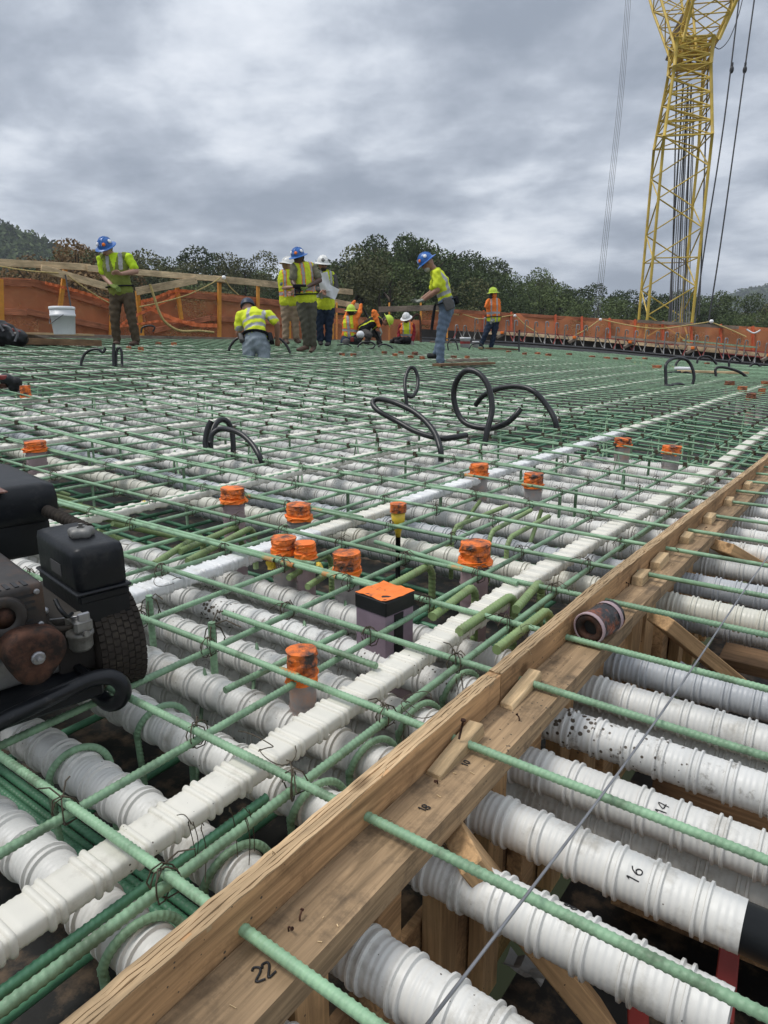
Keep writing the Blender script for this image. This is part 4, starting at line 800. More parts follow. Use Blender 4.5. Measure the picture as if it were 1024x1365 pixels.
# fuel tank: softly rounded upper half, seam, skirt cut away over the carburettor
g = G().box(loc(-.104, .046, -.036), (.20, .088, .085), R=RM, bev=.016); tk = mp('fuel_tank', g, M['tank'])
g = G().box(loc(-.104, .046, -.072), (.208, .096, .006), R=RM, bev=.0025); g.box(loc(-.104, .046, -.083), (.200, .088, .018), R=RM, bev=.004)
mp('tank_seam', g, M['tank'], tk)
g = G(); 
def extr(g, prof2, b0, b1, mi=0):
    n = len(prof2); v = [loc(a, b0, z) for a, z in prof2] + [loc(a, b1, z) for a, z in prof2]
    g.add(v, [[i, (i+1) % n, n+(i+1) % n, n+i] for i in range(n)], mi); g.f.append((np.array([list(range(n))[::-1]]) + g.n-2*n, mi, False)); g.f.append((np.array([list(range(n, 2*n))]) + g.n-2*n, mi, False)); return g

pb_ = [(.003, -.078), (.089, -.078), (.087, -.148), (.080, -.156), (.048, -.156), (.038, -.146), (.016, -.112), (.003, -.106)]
v = [loc(-.19, b, z) for b, z in pb_] + [loc(-.006, b, z) for b, z in pb_]; n = len(pb_); g.add(v, [[i, (i+1) % n, n+(i+1) % n, n+i] for i in range(n)]); g.add(v[n:], [list(range(n))]); g.add(v[:n], [list(range(n))[::-1]]); mp('tank_skirt', g, M['tank'], tk)
mp('tank_bolt', G().tube([loc(-.012, .07, -.146), loc(.0, .07, -.146)], .006, 10, smooth=True), M['castalu'], tk)
cp = loc(-.085, .046, .006); g = G(); a = np.arange(28)*2*PI/28; pr = [(.0, .0), (.9, 0), (1, .004), (1, .012), (.85, .016), (.3, .017)]
v = np.array([[math.cos(t)*r_*.021*(1+.13*math.cos(5*t)), math.sin(t)*r_*.021*(1+.13*math.cos(5*t)), z] for r_, z in pr for t in a]); i = np.arange(5)[:, None]*28; j = np.arange(28)[None]; k = (j+1) % 28
g.add(v + cp, np.stack([i+j, i+k, i+28+k, i+28+j], -1).reshape(-1, 4), 0, True); g.tube([cp+[0, 0, .012], cp+[0, 0, .024]], .0038, 8); mp('fuel_cap', g, M['castalu'], tk)
# cooling shroud with slots and round intake
Sn = PD(58, 776, 1.06)
def lo2(a, b, z): return Sn + A_*a + B_*b + Z_*z
g = G().box(lo2(-.12, -.11, -.038), (.24, .22, .076), R=RM, bev=.008); sh = mp('engine_shroud', g, M['shroud'])
for k in range(11): mp('vent_slot', G().box(lo2(-.018, -.024-.0125*k, -.0031), (.026, .0062, .008), R=RM), M['ink'], sh)
for k in range(3):
    mp('vent_slot', G().box(lo2(-.0012, -.034, -.016-.011*k), (.004, .036, .0042), R=RM), M['ink'], sh); mp('vent_slot', G().box(lo2(-.0012, -.040, -.056-.0065*k), (.004, .036, .0032), R=RM), M['ink'], sh)
fr = np.stack([B_, Z_, A_], 1)
mp('intake_ring', G().lathe([(.030, 0), (.034, .003), (.030, .006), (.018, .006), (.0165, .003)], 28, c=lo2(-.001, -.062, -.042), R=fr), M['shroud'], sh)
mp('intake_screen', G().lathe([(.0165, .0035), (.0001, .005)], 20, c=lo2(-.001, -.062, -.042), R=fr), M['rust'], sh)
# air cleaner
An = PD(20, 672, 1.42)
g = G().box(An + A_*(-.14) + Z_*.0, (.36, .16, .085), R=RM, bev=.028); ac = mp('air_cleaner', g, M['tank']); g = G().box(An + A_*(-.12) + Z_*(-.075), (.28, .12, .08), R=RM, bev=.012); mp('air_cleaner_base', g, M['black'], ac)
g = G().box(An + A_*(-.01) - B_*.045 + Z_*.0415, (.16, .035, .004), R=RM, bev=.003); mp('worn_label', g, mat('worn_label', (.16, .07, .05), .5, 0, .3, 30, dirt=(.45, .40, .36), dscale=60, damt=.8), ac)
# corrugated breather hose behind the tank
p0, p1 = PD(52, 676, 1.44), PD(118, 706, 1.36); n = 60; t_ = np.linspace(0, 1, n); mp('breather_hose', G().tube(p0[None]*(1-t_[:, None]) + p1[None]*t_[:, None], .0095+.0035*((np.arange(n)//2) % 2), 12), M['rubber'])
# starter / pulley cover with bolt
Rn = PD(47, 873, 1.04); g = G(); a = np.arange(36)*2*PI/36; rad = .044*(1+.10*np.cos(3*(a-.35)))
rings = [(1.0, -.03), (1.0, .0), (.93, .010), (.8, .013), (.45, .014), (.02, .012)]
v = np.array([Rn + B_*(math.cos(t)*r_*q) + Z_*(math.sin(t)*r_*q) + A_*z for q, z in rings for t, r_ in zip(a, rad)]); i = np.arange(5)[:, None]*36; j = np.arange(36)[None]; k = (j+1) % 36
g.add(v, np.stack([i+j, i+k, i+36+k, i+36+j], -1).reshape(-1, 4), 0, True); rc = mp('pulley_cover', g, M['rust'])
mp('bolt', G().lathe([(.0105, .012), (.0105, .016), (.0085, .018), (.0045, .018), (.0045, .027), (.0001, .028)], 12, c=Rn, R=fr, smooth=False), M['steel'], rc)
# engine block, carburettor and fuel line
mp('engine_block', G().box(loc(-.12, .02, -.16), (.22, .12, .11), R=RM, bev=.01), M['soil'])
cb = PD(107, 846, 1.14); g = G().lathe([(.0001, -.026), (.015, -.026), (.019, -.020), (.020, 0), (.022, .001), (.022, .006), (.016, .007), (.016, .022), (.012, .028), (.0001, .028)], 20, c=cb); g.box(cb + [0, 0, .022], (.05, .03, .022), R=RM, bev=.004); g.tube([cb+A_*.02+Z_*.01, cb+A_*.034+Z_*.012], .005, 8); mp('carburettor', g, M['castalu'])
mp('fuel_line', G().tube(spl([PD(60, 815, 1.10), PD(64, 830, 1.09), PD(75, 838, 1.09), PD(92, 836, 1.11), PD(100, 832, 1.12)], 6), .0042, 8, smooth=True), M['rubber'])
for a_, b_, z_ in ((.002, -.012, -.012), (.002, -.012, -.066), (.002, -.205, -.012), (.002, -.11, -.068)): mp('shroud_bolt', G().lathe([(.0045, 0), (.0045, .003), (.003, .0045), (.0001, .0045)], 10, c=lo2(a_-.002, b_, z_), R=fr, smooth=False), M['steel'], sh)
mp('spark_lead', G().tube(spl([PD(74, 800, 1.12), PD(80, 812, 1.09), PD(90, 822, 1.10), PD(96, 818, 1.13)], 6), .0035, 7, smooth=True), M['black'])
mp('throttle_rod', G().tube([PD(66, 826, 1.09), PD(104, 822, 1.12)], .0016, 5), M['steel'])
mp('choke_lever', G().box(PD(112, 828, 1.12), (.006, .02, .03), R=RM, bev=.002), M['steel'])
for k in range(6): mp('cooling_fin', G().box(loc(-.105, .004, -.118-.011*k), (.17, .10, .004), R=RM), M['castalu'])
mp('warning_label', G().box(loc(-.10, .0018, -.045), (.05, .0012, .022), R=RM), M['greysteel'], tk)
mp('governor_knob', G().ell(PD(60, 814, 1.09), .006), M['steel'])
# base plate and frame
bp = PD(55, 925, 1.12); mp('base_plate', G().box(bp + A_*(-.12) + Z_*.0, (.34, .17, .03), R=RM, bev=.005), M['tank'])
mp('mounting_foot', G().box(PD(20, 890, 1.12) + A_*(-.06), (.16, .13, .05), R=RM, bev=.008), M['castalu'])
mp('frame_strut', G().box(PD(104, 893, 1.17), (.10, .014, .022), R=RM, bev=.003), M['framepaint'])
fp = [(-70, 1003, 1.0), (-10, 968, 1.03), (40, 943, 1.06), (85, 922, 1.09), (120, 906, 1.115), (145, 902, 1.13), (160, 909, 1.14), (165, 922, 1.145), (158, 935, 1.15), (146, 938, 1.16), (135, 930, 1.175), (122, 918, 1.20), (100, 908, 1.24)]
mp('tube_frame', G().tube(spl([PD(*q) for q in fp], 8), .0132, 18, smooth=True), M['framepaint'])
# wheels
def wheel(c, hd):
    ax = V((math.sin(hd), math.cos(hd), 0)); Rw = np.stack([np.cross(Z_, ax), Z_, ax], 1)   # lathe axis along the axle
    R1, W = .092, .042
    pr = [(.045, -W*.8), (.055, -W), (.072, -W*1.04), (.085, -W*.93), (.0900, -W*.7), (R1, 0), (.0900, W*.7), (.085, W*.93), (.072, W*1.04), (.055, W), (.045, W*.8)]
    ty = mp('tyre', G().lathe(pr, 40, c=c, R=Rw, cap=False), M['rubber'])
    g = G(); rows = 7
    for r in range(rows):
        u = (r-(rows-1)/2)*.0112; n = 44
        for k in range(n):
            t = (k + (r % 2)*.5)*2*PI/n; rr = R1 - .0018 - abs(u/.043)**2.5*.0045; e = np.array([math.cos(t), math.sin(t), 0]); tn = np.array([-math.sin(t), math.cos(t), 0])
            cc = Rw @ (e*(rr+.0012) + np.array([0, 0, u])); g.box(V(c)+cc, (.0044, .0098, .0098), R=np.stack([Rw @ e, Rw @ tn, ax], 1))
    tag(mp('tread_blocks', g, M['rubber'], ty), kind='stuff')
    mp('rim', G().lathe([(.046, -W*.7), (.044, -W*.55), (.02, -W*.4), (.018, -W*.75), (.0001, -W*.75)], 24, c=c, R=Rw).lathe([(.0001, W*.6), (.018, W*.6), (.02, W*.4), (.044, W*.55), (.046, W*.7)], 24, c=c, R=Rw), M['castalu'], ty)
wheel(PD(146, 850, 1.26), math.radians(52) - YAW)
wheel(PD(-150, 800, 1.6), math.radians(68) - YAW)
# ------------------------------------------------------------------ guard rail and netting along the left edge
def PX(x, y, X): r = ray(x, y); return EYE + r*(X/r[0])
XB = -11.62
def bm_px(name, a, b, X, wpx, thick, m_, parent=None, label=None, cat='timber', group=None):
    p, q = PX(*a, X), PX(*b, X); d = np.linalg.norm((p+q)/2-EYE); o = beam(name, p, q, thick, wpx*d/F, M[m_], parent, .004)
    return tag(o, label, cat, group) if label else o
rail = thing('guard_rail', (XB, 6, DZ(XB, 6)), 'pale timber guard rail on yellow posts along the left edge of the deck', 'railing')
bm_px('top_rail', (-45, 347.5), (121, 356.5), XB+.02, 7.6, .04, 'lumtop', rail); bm_px('top_rail', (116, 357.5), (300, 372.5), XB+.07, 6.8, .04, 'lumtop', rail); bm_px('top_rail', (285, 371.5), (470, 389.5), XB+.02, 7.2, .04, 'lumtop', rail)
for (x0, y0, x1, y1) in ((3, 446, 1, 372), (79, 412, 87, 358), (148, 446, 151, 385), (190, 446, 183, 388), (242, 420, 235, 376), (292.5, 444, 292.5, 369), (344, 440, 344, 376), (386, 446, 385, 384), (418, 446, 419, 392), (443, 450, 443, 398)):
    bm_px('post', (x0, y0+6), (x1, y1), XB-.03, 4.8 if x0 < 330 else 4, .05, 'postyellow', rail)
for k, (a, b) in enumerate((((55, 358), (149, 384)), ((182, 388.5), (262, 373.5)))): bm_px('diagonal_brace', a, b, XB+.11, 8.5, .04, 'lumtop', rail)
for a, b, h in (((-30, 374), (12, 376), 8), ((10, 376), (41, 378), 8), ((40, 376), (146, 408), 8), ((225, 391), (352, 402), 7), ((350, 402), (470, 416), 6), ((-30, 413), (35, 417), 7), ((35, 415), (150, 438), 7), ((205, 441), (280, 424), 6), ((280, 424), (400, 432), 6)):
    bm_px('mid_rail', a, b, XB-.10, h, .04, 'netwood', rail)
bm_px('toe_board', (-40, 448), (470, 456), XB+.03, 7, .04, 'lumgrey', rail)
def net(name, top, bot, X, label, m_='net', amp=.025, rows=7, dfn=None):
    ts, bs = spl([(a, b, 0) for a, b in top], 6), spl([(a, b, 0) for a, b in bot], 6); n = 70
    def at(c, t): u = t*(len(c)-1); i = int(min(u, len(c)-2)); return c[i]+(c[i+1]-c[i])*(u-i)
    v = []
    for i in range(n):
        A, B = at(ts, i/(n-1)), at(bs, i/(n-1))
        for j in range(rows):
            q = A+(B-A)*j/(rows-1); p = PX(q[0], q[1], X) if dfn is None else PD(q[0], q[1], dfn(q[0]))
            wv = amp*(math.sin(i*.9+j*.5)+.6*math.sin(i*2.1-j*.7)); v.append(p + (np.array([wv, 0, 0]) if dfn is None else FW*wv))
    i = (np.arange(n-1)[:, None]*rows + np.arange(rows-1)[None]).ravel()
    return tag(G().add(v, np.stack([i, i+1, i+rows+1, i+rows], 1), 0, True).obj(name, M[m_]), label, 'netting')
net('safety_net', [(-40, 371), (40, 371.5), (95, 388), (150, 401), (195, 400), (232, 387), (300, 391), (355, 398), (410, 405), (440, 418), (500, 424), (560, 428)], [(-40, 449), (60, 450), (150, 450), (190, 447), (300, 450), (400, 452), (470, 455), (560, 455)], XB-.16, 'sagging orange brown safety netting along the left edge')
for k, (pl, w_, lb) in enumerate(((((60, 377), (100, 387), (150, 402)), 4, 'bright orange net fold dipping towards the left worker'), (((188, 402), (205, 398), (232, 388), (262, 389)), 4, 'bright orange net fold rising right of the left worker'), (((160, 434), (178, 422), (205, 410), (240, 390)), 4, 'orange net twist rising behind the left worker'), (((188, 405), (215, 418), (255, 432), (290, 434)), 5, 'orange net twist falling to the right of the left worker'), (((150, 436), (185, 432), (215, 428), (260, 430)), 3, 'orange net twist low behind the left worker'))):
    net('net_fold', [(x, y-w_/2) for x, y in pl], [(x, y+w_/2) for x, y in pl], XB+.01*k, lb, 'netband', .02, 3)
def rope(pl, X, wpx, label, m_='rope', dfn=None, name='rope', cat='rope', group=None):
    pts = [PX(x, y, X) if dfn is None else PD(x, y, dfn(x)) for x, y in pl]; d = np.linalg.norm(pts[0]-EYE)
    return tag(G().tube(spl(pts, 6), wpx*d/F/2, 5, smooth=True).obj(name, M[m_], None, tuple(pts[0])), label, cat, group)
rope([(-20, 352), (0, 355), (38, 361), (78, 364)], XB+.16, 1.6, 'slack yellow rope under the guard rail at the left edge')
rope([(90, 367), (112, 383), (135, 398), (152, 407)], XB+.16, 1.6, 'yellow rope falling towards the left worker')
rope([(186, 409), (215, 403), (250, 393), (280, 379), (294, 370)], XB+.16, 1.6, 'yellow rope climbing to the round white lamp on the rail')
rope([(300, 373), (308, 384), (318, 393)], XB+.16, 1.4, 'short yellow rope hanging right of the round white lamp')
rope([(87, 366), (91, 388), (95, 412)], XB+.16, 1.8, 'grey cord hanging down to the white bucket', 'cablegrey')
rope([(200, 379), (205, 395), (213, 418), (222, 431), (240, 441), (265, 441), (285, 443)], XB+.25, 3.4, 'tan hose leaning on the rail right of the left worker')
def bulb(px, py, d, r, label, group='round white lamps'):
    p = PD(px, py, d); t = thing('festoon_lamp', p, label, 'lamp', group); G().ell(p, r, seg=16, rings=10).obj('bulb', M['bulb'], t, tuple(p)); G().tube([p+[0, 0, r*.8], p+[0, 0, r*1.7]], r*.4, 8).obj('socket', M['black'], t, tuple(p))
dB = lambda x, y: float(np.dot(PX(x, y, XB+.1)-EYE, [-SYAW*CP, CYAW*CP, -SP_]))
bulb(298.5, 370, dB(298, 370), .045, 'round white lamp hanging on the left guard rail'); 
# planks, bucket, bag, tools at the left edge
def rel(px, py, off=0.): return S(px, py, off)
p, d = rel(60, 459); u = nrm(RT*.98 + FW*.2); 
tag(beam('plank', rel(28, 459.5)[0]+[0, 0, .05], rel(132, 461)[0]+[0, 0, .04], .25, .09, M['lumdark']), 'thick dark plank lying under the white bucket', 'plank')
tag(beam('plank', rel(30, 457)[0]+[0, 0, .135], rel(121, 457)[0]+[0, 0, .12], .24, .03, M['lumpale']), 'pale thin plank directly under the white bucket', 'plank')
tag(beam('plank', rel(0, 456)[0]+[0, 0, .19], rel(60, 456)[0]+[0, 0, .03], .2, .035, M['lumgrey']), 'grey plank end beside the black bag', 'plank')
pb, d = rel(87, 457, .15); d -= .25; pb = PD(86.5, 446, d); s_ = d/F
t = thing('white_bucket', pb, 'white plastic bucket with a lid and wire handle on the planks', 'bucket')
G().lathe([(12.8*s_, 0), (13.3*s_, 1*s_), (15.2*s_, 23*s_), (16*s_, 23*s_), (16*s_, 26*s_), (15.4*s_, 26*s_), (15.6*s_, 32*s_)], 28, c=pb).obj('bucket_body', M['white'], t, tuple(pb))
G().lathe([(16.1*s_, 32*s_), (16.4*s_, 33*s_), (16.1*s_, 35.5*s_), (14*s_, 36*s_), (.001, 35*s_)], 28, c=pb).obj('lid', M['white'], t, tuple(pb))
G().tube(spl([pb + RT*(-15.4*s_) - FW*2*s_ + Z_*24*s_, pb + RT*(-14*s_) - FW*9*s_ + Z_*14*s_, pb - FW*16*s_ + Z_*20*s_ , pb + RT*8*s_ - FW*15*s_ + Z_*25*s_], 6), .5*s_, 5).obj('wire_handle', M['cablegrey'], t, tuple(pb))
pk, d = rel(12, 460); s_ = d/F; t = thing('black_bag', pk, 'black tool bag with straps lying at the left edge by the planks', 'bag')
def blob(name, parts, mat_, parent, L, vox=.02, sm=6):
    g = G()
    for c, r, R in parts: g.ell(c, r, R=R)
    return defer(name, g, mat_, parent, vox, sm)
PEND = []
def defer(name, g, mat_, parent, vox, sm, cb=None):
    o = link(name, g.mesh(name, mat_ if not isinstance(mat_, str) else M[mat_]), parent, Matrix.Identity(4))
    m = o.modifiers.new('r', 'REMESH'); m.mode = 'VOXEL'; m.voxel_size = vox; m.use_smooth_shade = True
    m = o.modifiers.new('s', 'SMOOTH'); m.iterations = sm; m.factor = .5; PEND.append((o, cb)); return o
blob('bag_body', [(pk+RT*(-8*s_)+Z_*14*s_, (.20, .16, .19), None), (pk+RT*(10*s_)+Z_*9*s_, (.22, .15, .13), None), (pk+RT*(-18*s_)+Z_*10*s_, (.2, .16, .15), None), (pk+RT*(2*s_)+Z_*20*s_, (.1, .1, .08), None)], 'black', t, s_)
g = G(); 
for a, b, c in (((18, 22), (22, 15), (17, 5)), ((4, 25), (12, 22), (16, 12)), ((-14, 24), (-4, 28), (4, 18))): g.tube(spl([pk + RT*x*s_ - FW*.16 + Z_*y*s_ for x, y in (a, b, c)], 5), .016, 6)
g.obj('strap', M['cablegrey'], t, tuple(pk)); g = G(); g.box(pk+RT*(3*s_)-FW*.1+Z_*25*s_, (.07, .05, .03), R=RM, bev=.01).box(pk+RT*(17*s_)-FW*.1+Z_*18*s_, (.04, .03, .12), R=frame((.3, .2, 1)), bev=.01); g.obj('red_tag', M['red'], t, tuple(pk))
pk, d = rel(14, 518); s_ = d/F; t = thing('power_tool', pk, 'red and black hand tool lying on the bars at the left edge', 'tool')
blob('tool_body', [(pk+RT*(-4*s_)+Z_*12*s_, (.085, .05, .05), None), (pk+RT*(8*s_)+Z_*8*s_, (.06, .05, .05), None), (pk+RT*(6*s_)+Z_*2*s_, (.05, .05, .045), None)], 'black', t, s_, .01, 3)
G().box(pk+RT*(-8*s_)-FW*.045+Z_*15*s_, (.12, .03, .035), R=frame(RT), bev=.008).obj('red_housing', M['red'], t, tuple(pk)); G().box(pk+RT*(-10*s_)-FW*.02+Z_*4*s_, (.10, .06, .035), R=frame(RT), bev=.008).obj('battery', M['rust'], t, tuple(pk))
# stacked boards on the deck, far bucket, clapboard
for a, b, h, m_, lb in (((582, 491), (655, 488), .05, 'lumdark', 'weathered board lying on the bars in front of the man in blue jeans'), ((600, 488), (645, 486.5), .09, 'lumgrey', 'upper grey board on top of the weathered board'), ((905, 497), (995, 499), .03, 'lumpale', 'pale board lying beyond the hose loops at right'), ((575, 461), (600, 462), .1, 'lumgrey', 'grey board end by the bulkhead'), ((640, 466), (690, 468), .04, 'lumdark', 'brown board at the feet of the worker in orange')):
    tag(beam('deck_board', rel(*a)[0]+[0, 0, h], rel(*b)[0]+[0, 0, h], .16, .04, M[m_]), lb, 'board')
p, d = rel(911, 495); tag(G().box(p+[0, 0, .06], (.30, .2, .05), R=RM, bev=.01).obj('plastic_sheet', M['paper']), 'white folded sheet lying by the hose loops at right', 'sheet')
for px, py, wd, hh, lb in ((620, 463, 14, 13, 'small white bucket with a red label by the bulkhead'), (634, 463, 9, 8, 'smaller white pot beside the labelled bucket')):
    p, d = rel(px, py); s_ = d/F; t = thing('small_bucket', p, lb, 'bucket'); G().lathe([(wd*.44*s_, 0), (wd*.48*s_, hh*.8*s_), (wd*.53*s_, hh*.82*s_), (wd*.53*s_, hh*s_), (.001, hh*s_)], 20, c=p).obj('bucket_body', M['white'], t, tuple(p))
    if px == 620: G().tube([p+Z_*hh*.35*s_, p+Z_*hh*.6*s_], wd*.485*s_, 20, cap=False, smooth=True).obj('label_band', M['red'], t, tuple(p))

# ------------------------------------------------------------------ bulkhead at the far end
ex = [560, 600, 640, 680, 720, 760, 800, 840, 880, 920, 960, 1000, 1040, 1080]
def ey(x): return float(np.interp(x, [560, 600, 700, 800, 900, 1024, 1080], [455.5, 457.5, 462.5, 470, 479.5, 491.5, 497]))
def ed(x): return float(np.interp(x, [560, 600, 700, 800, 900, 1024, 1080], [19.4, 20.1, 20.6, 20.2, 19.6, 18.6, 18.2]))
bk = thing('bulkhead_form', PD(800, 470, ed(800)), 'dark formwork bulkhead closing the far end of the deck', 'formwork')
def strip(g, yo0, yo1, do, th, mi=0, x0=560, x1=1080, n=27):
    v = []
    for x in np.linspace(x0, x1, n):
        for yo, dd in ((yo0, do), (yo0, do+th), (yo1, do+th), (yo1, do)): v.append(PD(x, ey(x)+yo, ed(x)+dd))
    i = np.arange(n-1)[:, None]*4; j = np.arange(4)[None]; k = (j+1) % 4; g.add(v, np.stack([i+j, i+4+j, i+4+k, i+k], -1).reshape(-1, 4), mi); g.add(v[:4], [[0, 1, 2, 3]], mi); g.add(v[-4:], [[3, 2, 1, 0]], mi); return g
strip(G(), 1.5, -3.2, .02, .10).obj('edge_plate', M['greysteel'], bk, tuple(PD(800, 470, ed(800))))
strip(G(), -5.0, -6.6, .14, .2).obj('flange', M['greysteel'], bk, tuple(PD(800, 470, ed(800))))
strip(G(), 0, -17, 1.0, .1).obj('dark_void', M['soil'], bk, tuple(PD(800, 470, ed(800))))  # added dark panel; its colour stands for shade in the open void
strip(G(), -14.5, -20.5, .85, .1, 0, 650).obj('whaler', M['lumtop'], bk, tuple(PD(800, 470, ed(800))))
strip(G(), -20.5, -22.5, .75, .04, 0, 880).obj('screed_rail', M['redrail'], bk, tuple(PD(800, 470, ed(800)))); strip(G(), -19, -20.4, .70, .03, 0, 640, 905).obj('screed_rail', M['redrail'], bk, tuple(PD(800, 470, ed(800))))
strip(G(), -14, -15.4, .55, .03, 0, 960).obj('screed_rail', M['redrail'], bk, tuple(PD(800, 470, ed(800)))); strip(G(), -26, -28, .60, .03, 0, 910, 1010).obj('green_rail', M['bar'], bk, tuple(PD(800, 470, ed(800))))
strip(G(), -21, -24, .50, .06, 0, 815, 985).obj('loose_cover', M['lumgrey'], bk, tuple(PD(800, 470, ed(800))))
for i, x in enumerate(np.arange(606, 1060, 13.3)):
    x += rnd.uniform(-1.5, 1.5); d = ed(x)+.42; s_ = d/F; y = ey(x)-6; hgt = (27 if x > 620 else 18) + rnd.uniform(-1.5, 1.5)
    b = PD(x, y, d); hx = RT*3.6*s_
    p = [b, b+Z_*(hgt-2.5)*s_, b+Z_*hgt*s_+hx*.3, b+Z_*hgt*s_+hx*.8, b+Z_*(hgt-2.5)*s_+hx, b+Z_*(hgt-6)*s_+hx]
    tag(G().tube(spl(p, 4), .75*s_, 6, smooth=True).obj('hoop_bar', M['castalu'] if i % 3 else M['steel'], None, tuple(b)), 'grey hooped bar in the row standing along the bulkhead', 'rebar', 'hooped bars along the bulkhead')
    for sx in (-1, 1):
        if rnd.random() < .8: q0, q1 = PD(x+4+sx*6, y-1, d-.1), PD(x+4, y-14, d-.1); tag(G().tube([q0, q1], .6*s_, 5).obj('bar_chair_leg', M['castalu'] if rnd.random() < .6 else M['redrail'], None, tuple(q0)), 'thin slanting leg of the bar supports along the bulkhead', 'bar support', 'bar support legs along the bulkhead')
for k, (x, lb) in enumerate(((668, 'first'), (764, 'second'), (838, 'third'), (921, 'fourth'), (1022, 'fifth'))):
    p = PD(x, ey(x)-14, ed(x)+.3); t = thing('clamp', p, f'pale clamp with an orange tip on the bulkhead, {lb} from the left', 'clamp', 'clamps on the bulkhead')
    G().box(p, (.30, .10, .09), R=frame(RT*.8+Z_*.45), bev=.01).obj('clamp_body', M['lumgrey'], t, tuple(p)); G().box(p+RT*.02+Z_*.08-FW*.06, (.09, .08, .08), bev=.01).obj('clamp_tip', M['orangeclean'], t, tuple(p))
# netting wall beyond it
nd = lambda x: ed(x)+1.5
nty = lambda x: float(np.interp(x, [545, 600, 680, 800, 900, 1024, 1080], [408, 413, 417, 424.5, 430, 437, 440]))
net('safety_net', [(x, nty(x)) for x in np.linspace(560, 1080, 14)], [(x, ey(x)-11) for x in np.linspace(560, 1080, 14)], 0, 'taut orange brown safety netting beyond the far bulkhead', 'net', .03, 6, nd)
fw = thing('net_fence', PD(800, 450, nd(800)), 'orange posts with a brown top board carrying the far netting', 'railing')
for x in (592, 645, 682, 741, 776, 813, 847, 884, 922, 961, 1004, 1046):
    p, q = PD(x, ey(x)-10, nd(x)-.06), PD(x-.4, nty(x)-1, nd(x)-.06); beam('post', p, q, .05, .095, M['postorange'], fw, up=FW)
for a, b in ((565, 690), (690, 805), (805, 915), (915, 1075)): beam('top_board', PD(a, nty(a)+2, nd(a)+.05), PD(b-.5, nty(b)+2.5, nd(b)+.05), .05, .10, M['netwood'], fw)
beam('cover_board', PD(850, 428, nd(850)-.12), PD(985, 437, nd(985)-.12), .05, .09, M['lumgrey'], fw)
for k, (pl, lb) in enumerate(((((617, 419), (640, 425), (665, 423), (684, 420)), 'yellow festoon rope behind the worker in orange'), (((688, 421), (700, 433), (715, 443), (722, 450)), 'yellow rope falling right of the worker in orange'), (((760, 450), (780, 440), (800, 426)), 'yellow rope climbing to the middle white lamp'), (((803, 426), (840, 434), (880, 438), (920, 433), (946, 429)), 'long yellow festoon rope in front of the crane foot'), (((950, 430), (975, 440), (995, 449)), 'yellow rope falling at the right netting'), (((568, 412), (590, 416), (612, 420)), 'yellow rope left of the worker in orange'))):
    rope(pl, 0, 1.3, lb, 'rope', lambda x: nd(x)-.2)
for x, y, lb in ((686.5, 421, 'small round white lamp right of the worker in orange'), (800.5, 426, 'small round white lamp in the middle of the far netting'), (948.5, 428.5, 'round white lamp on the far netting right of the crane')): bulb(x, y, nd(x)-.2, .05 if x < 900 else .062, lb)
tag(G().tube(spl([PD(995, 439, nd(995)-.2), PD(1005, 444, nd(1005)-.2), PD(1014, 440, nd(1014)-.2)], 6), .025, 6).obj('white_strap', M['white']), 'curved white strap hanging on the far netting at the right edge', 'strap')
# timber rail at the back corner
rl = thing('corner_rail', PD(500, 440, 20.5), 'grey timber rail and yellow posts at the back corner behind the crouching workers', 'railing')
beam('top_rail', PD(438, 401, 19.6), PD(482, 409, 20.4), .05, .16, M['lumtop'], rl); beam('top_rail', PD(505, 412.5, 20.8), PD(600, 409.5, 20.8), .05, .16, M['lumgrey'], rl); beam('mid_rail', PD(438, 428, 19.6), PD(520, 432, 20.8), .05, .13, M['netwood'], rl); beam('mid_rail', PD(520, 428, 20.9), PD(598, 431, 20.9), .05, .13, M['netwood'], rl)
for x, d in ((449, 19.7), (519, 20.85), (561, 20.85), (596, 20.8)): beam('post', PD(x, 457, d), PD(x, 404, d), .05, .10, M['postyellow'], rl, up=FW)
pl_, d = rel(566, 459); tag(G().tube(spl([PD(548, 428, 18.4), PD(554, 420, 18.4), PD(560, 424, 18.4), PD(561, 456, 18.4)], 5), .03, 8).obj('hooped_bar', M['rust'], None), 'rusty hooped bar standing by the sitting man in the white helmet', 'rebar')

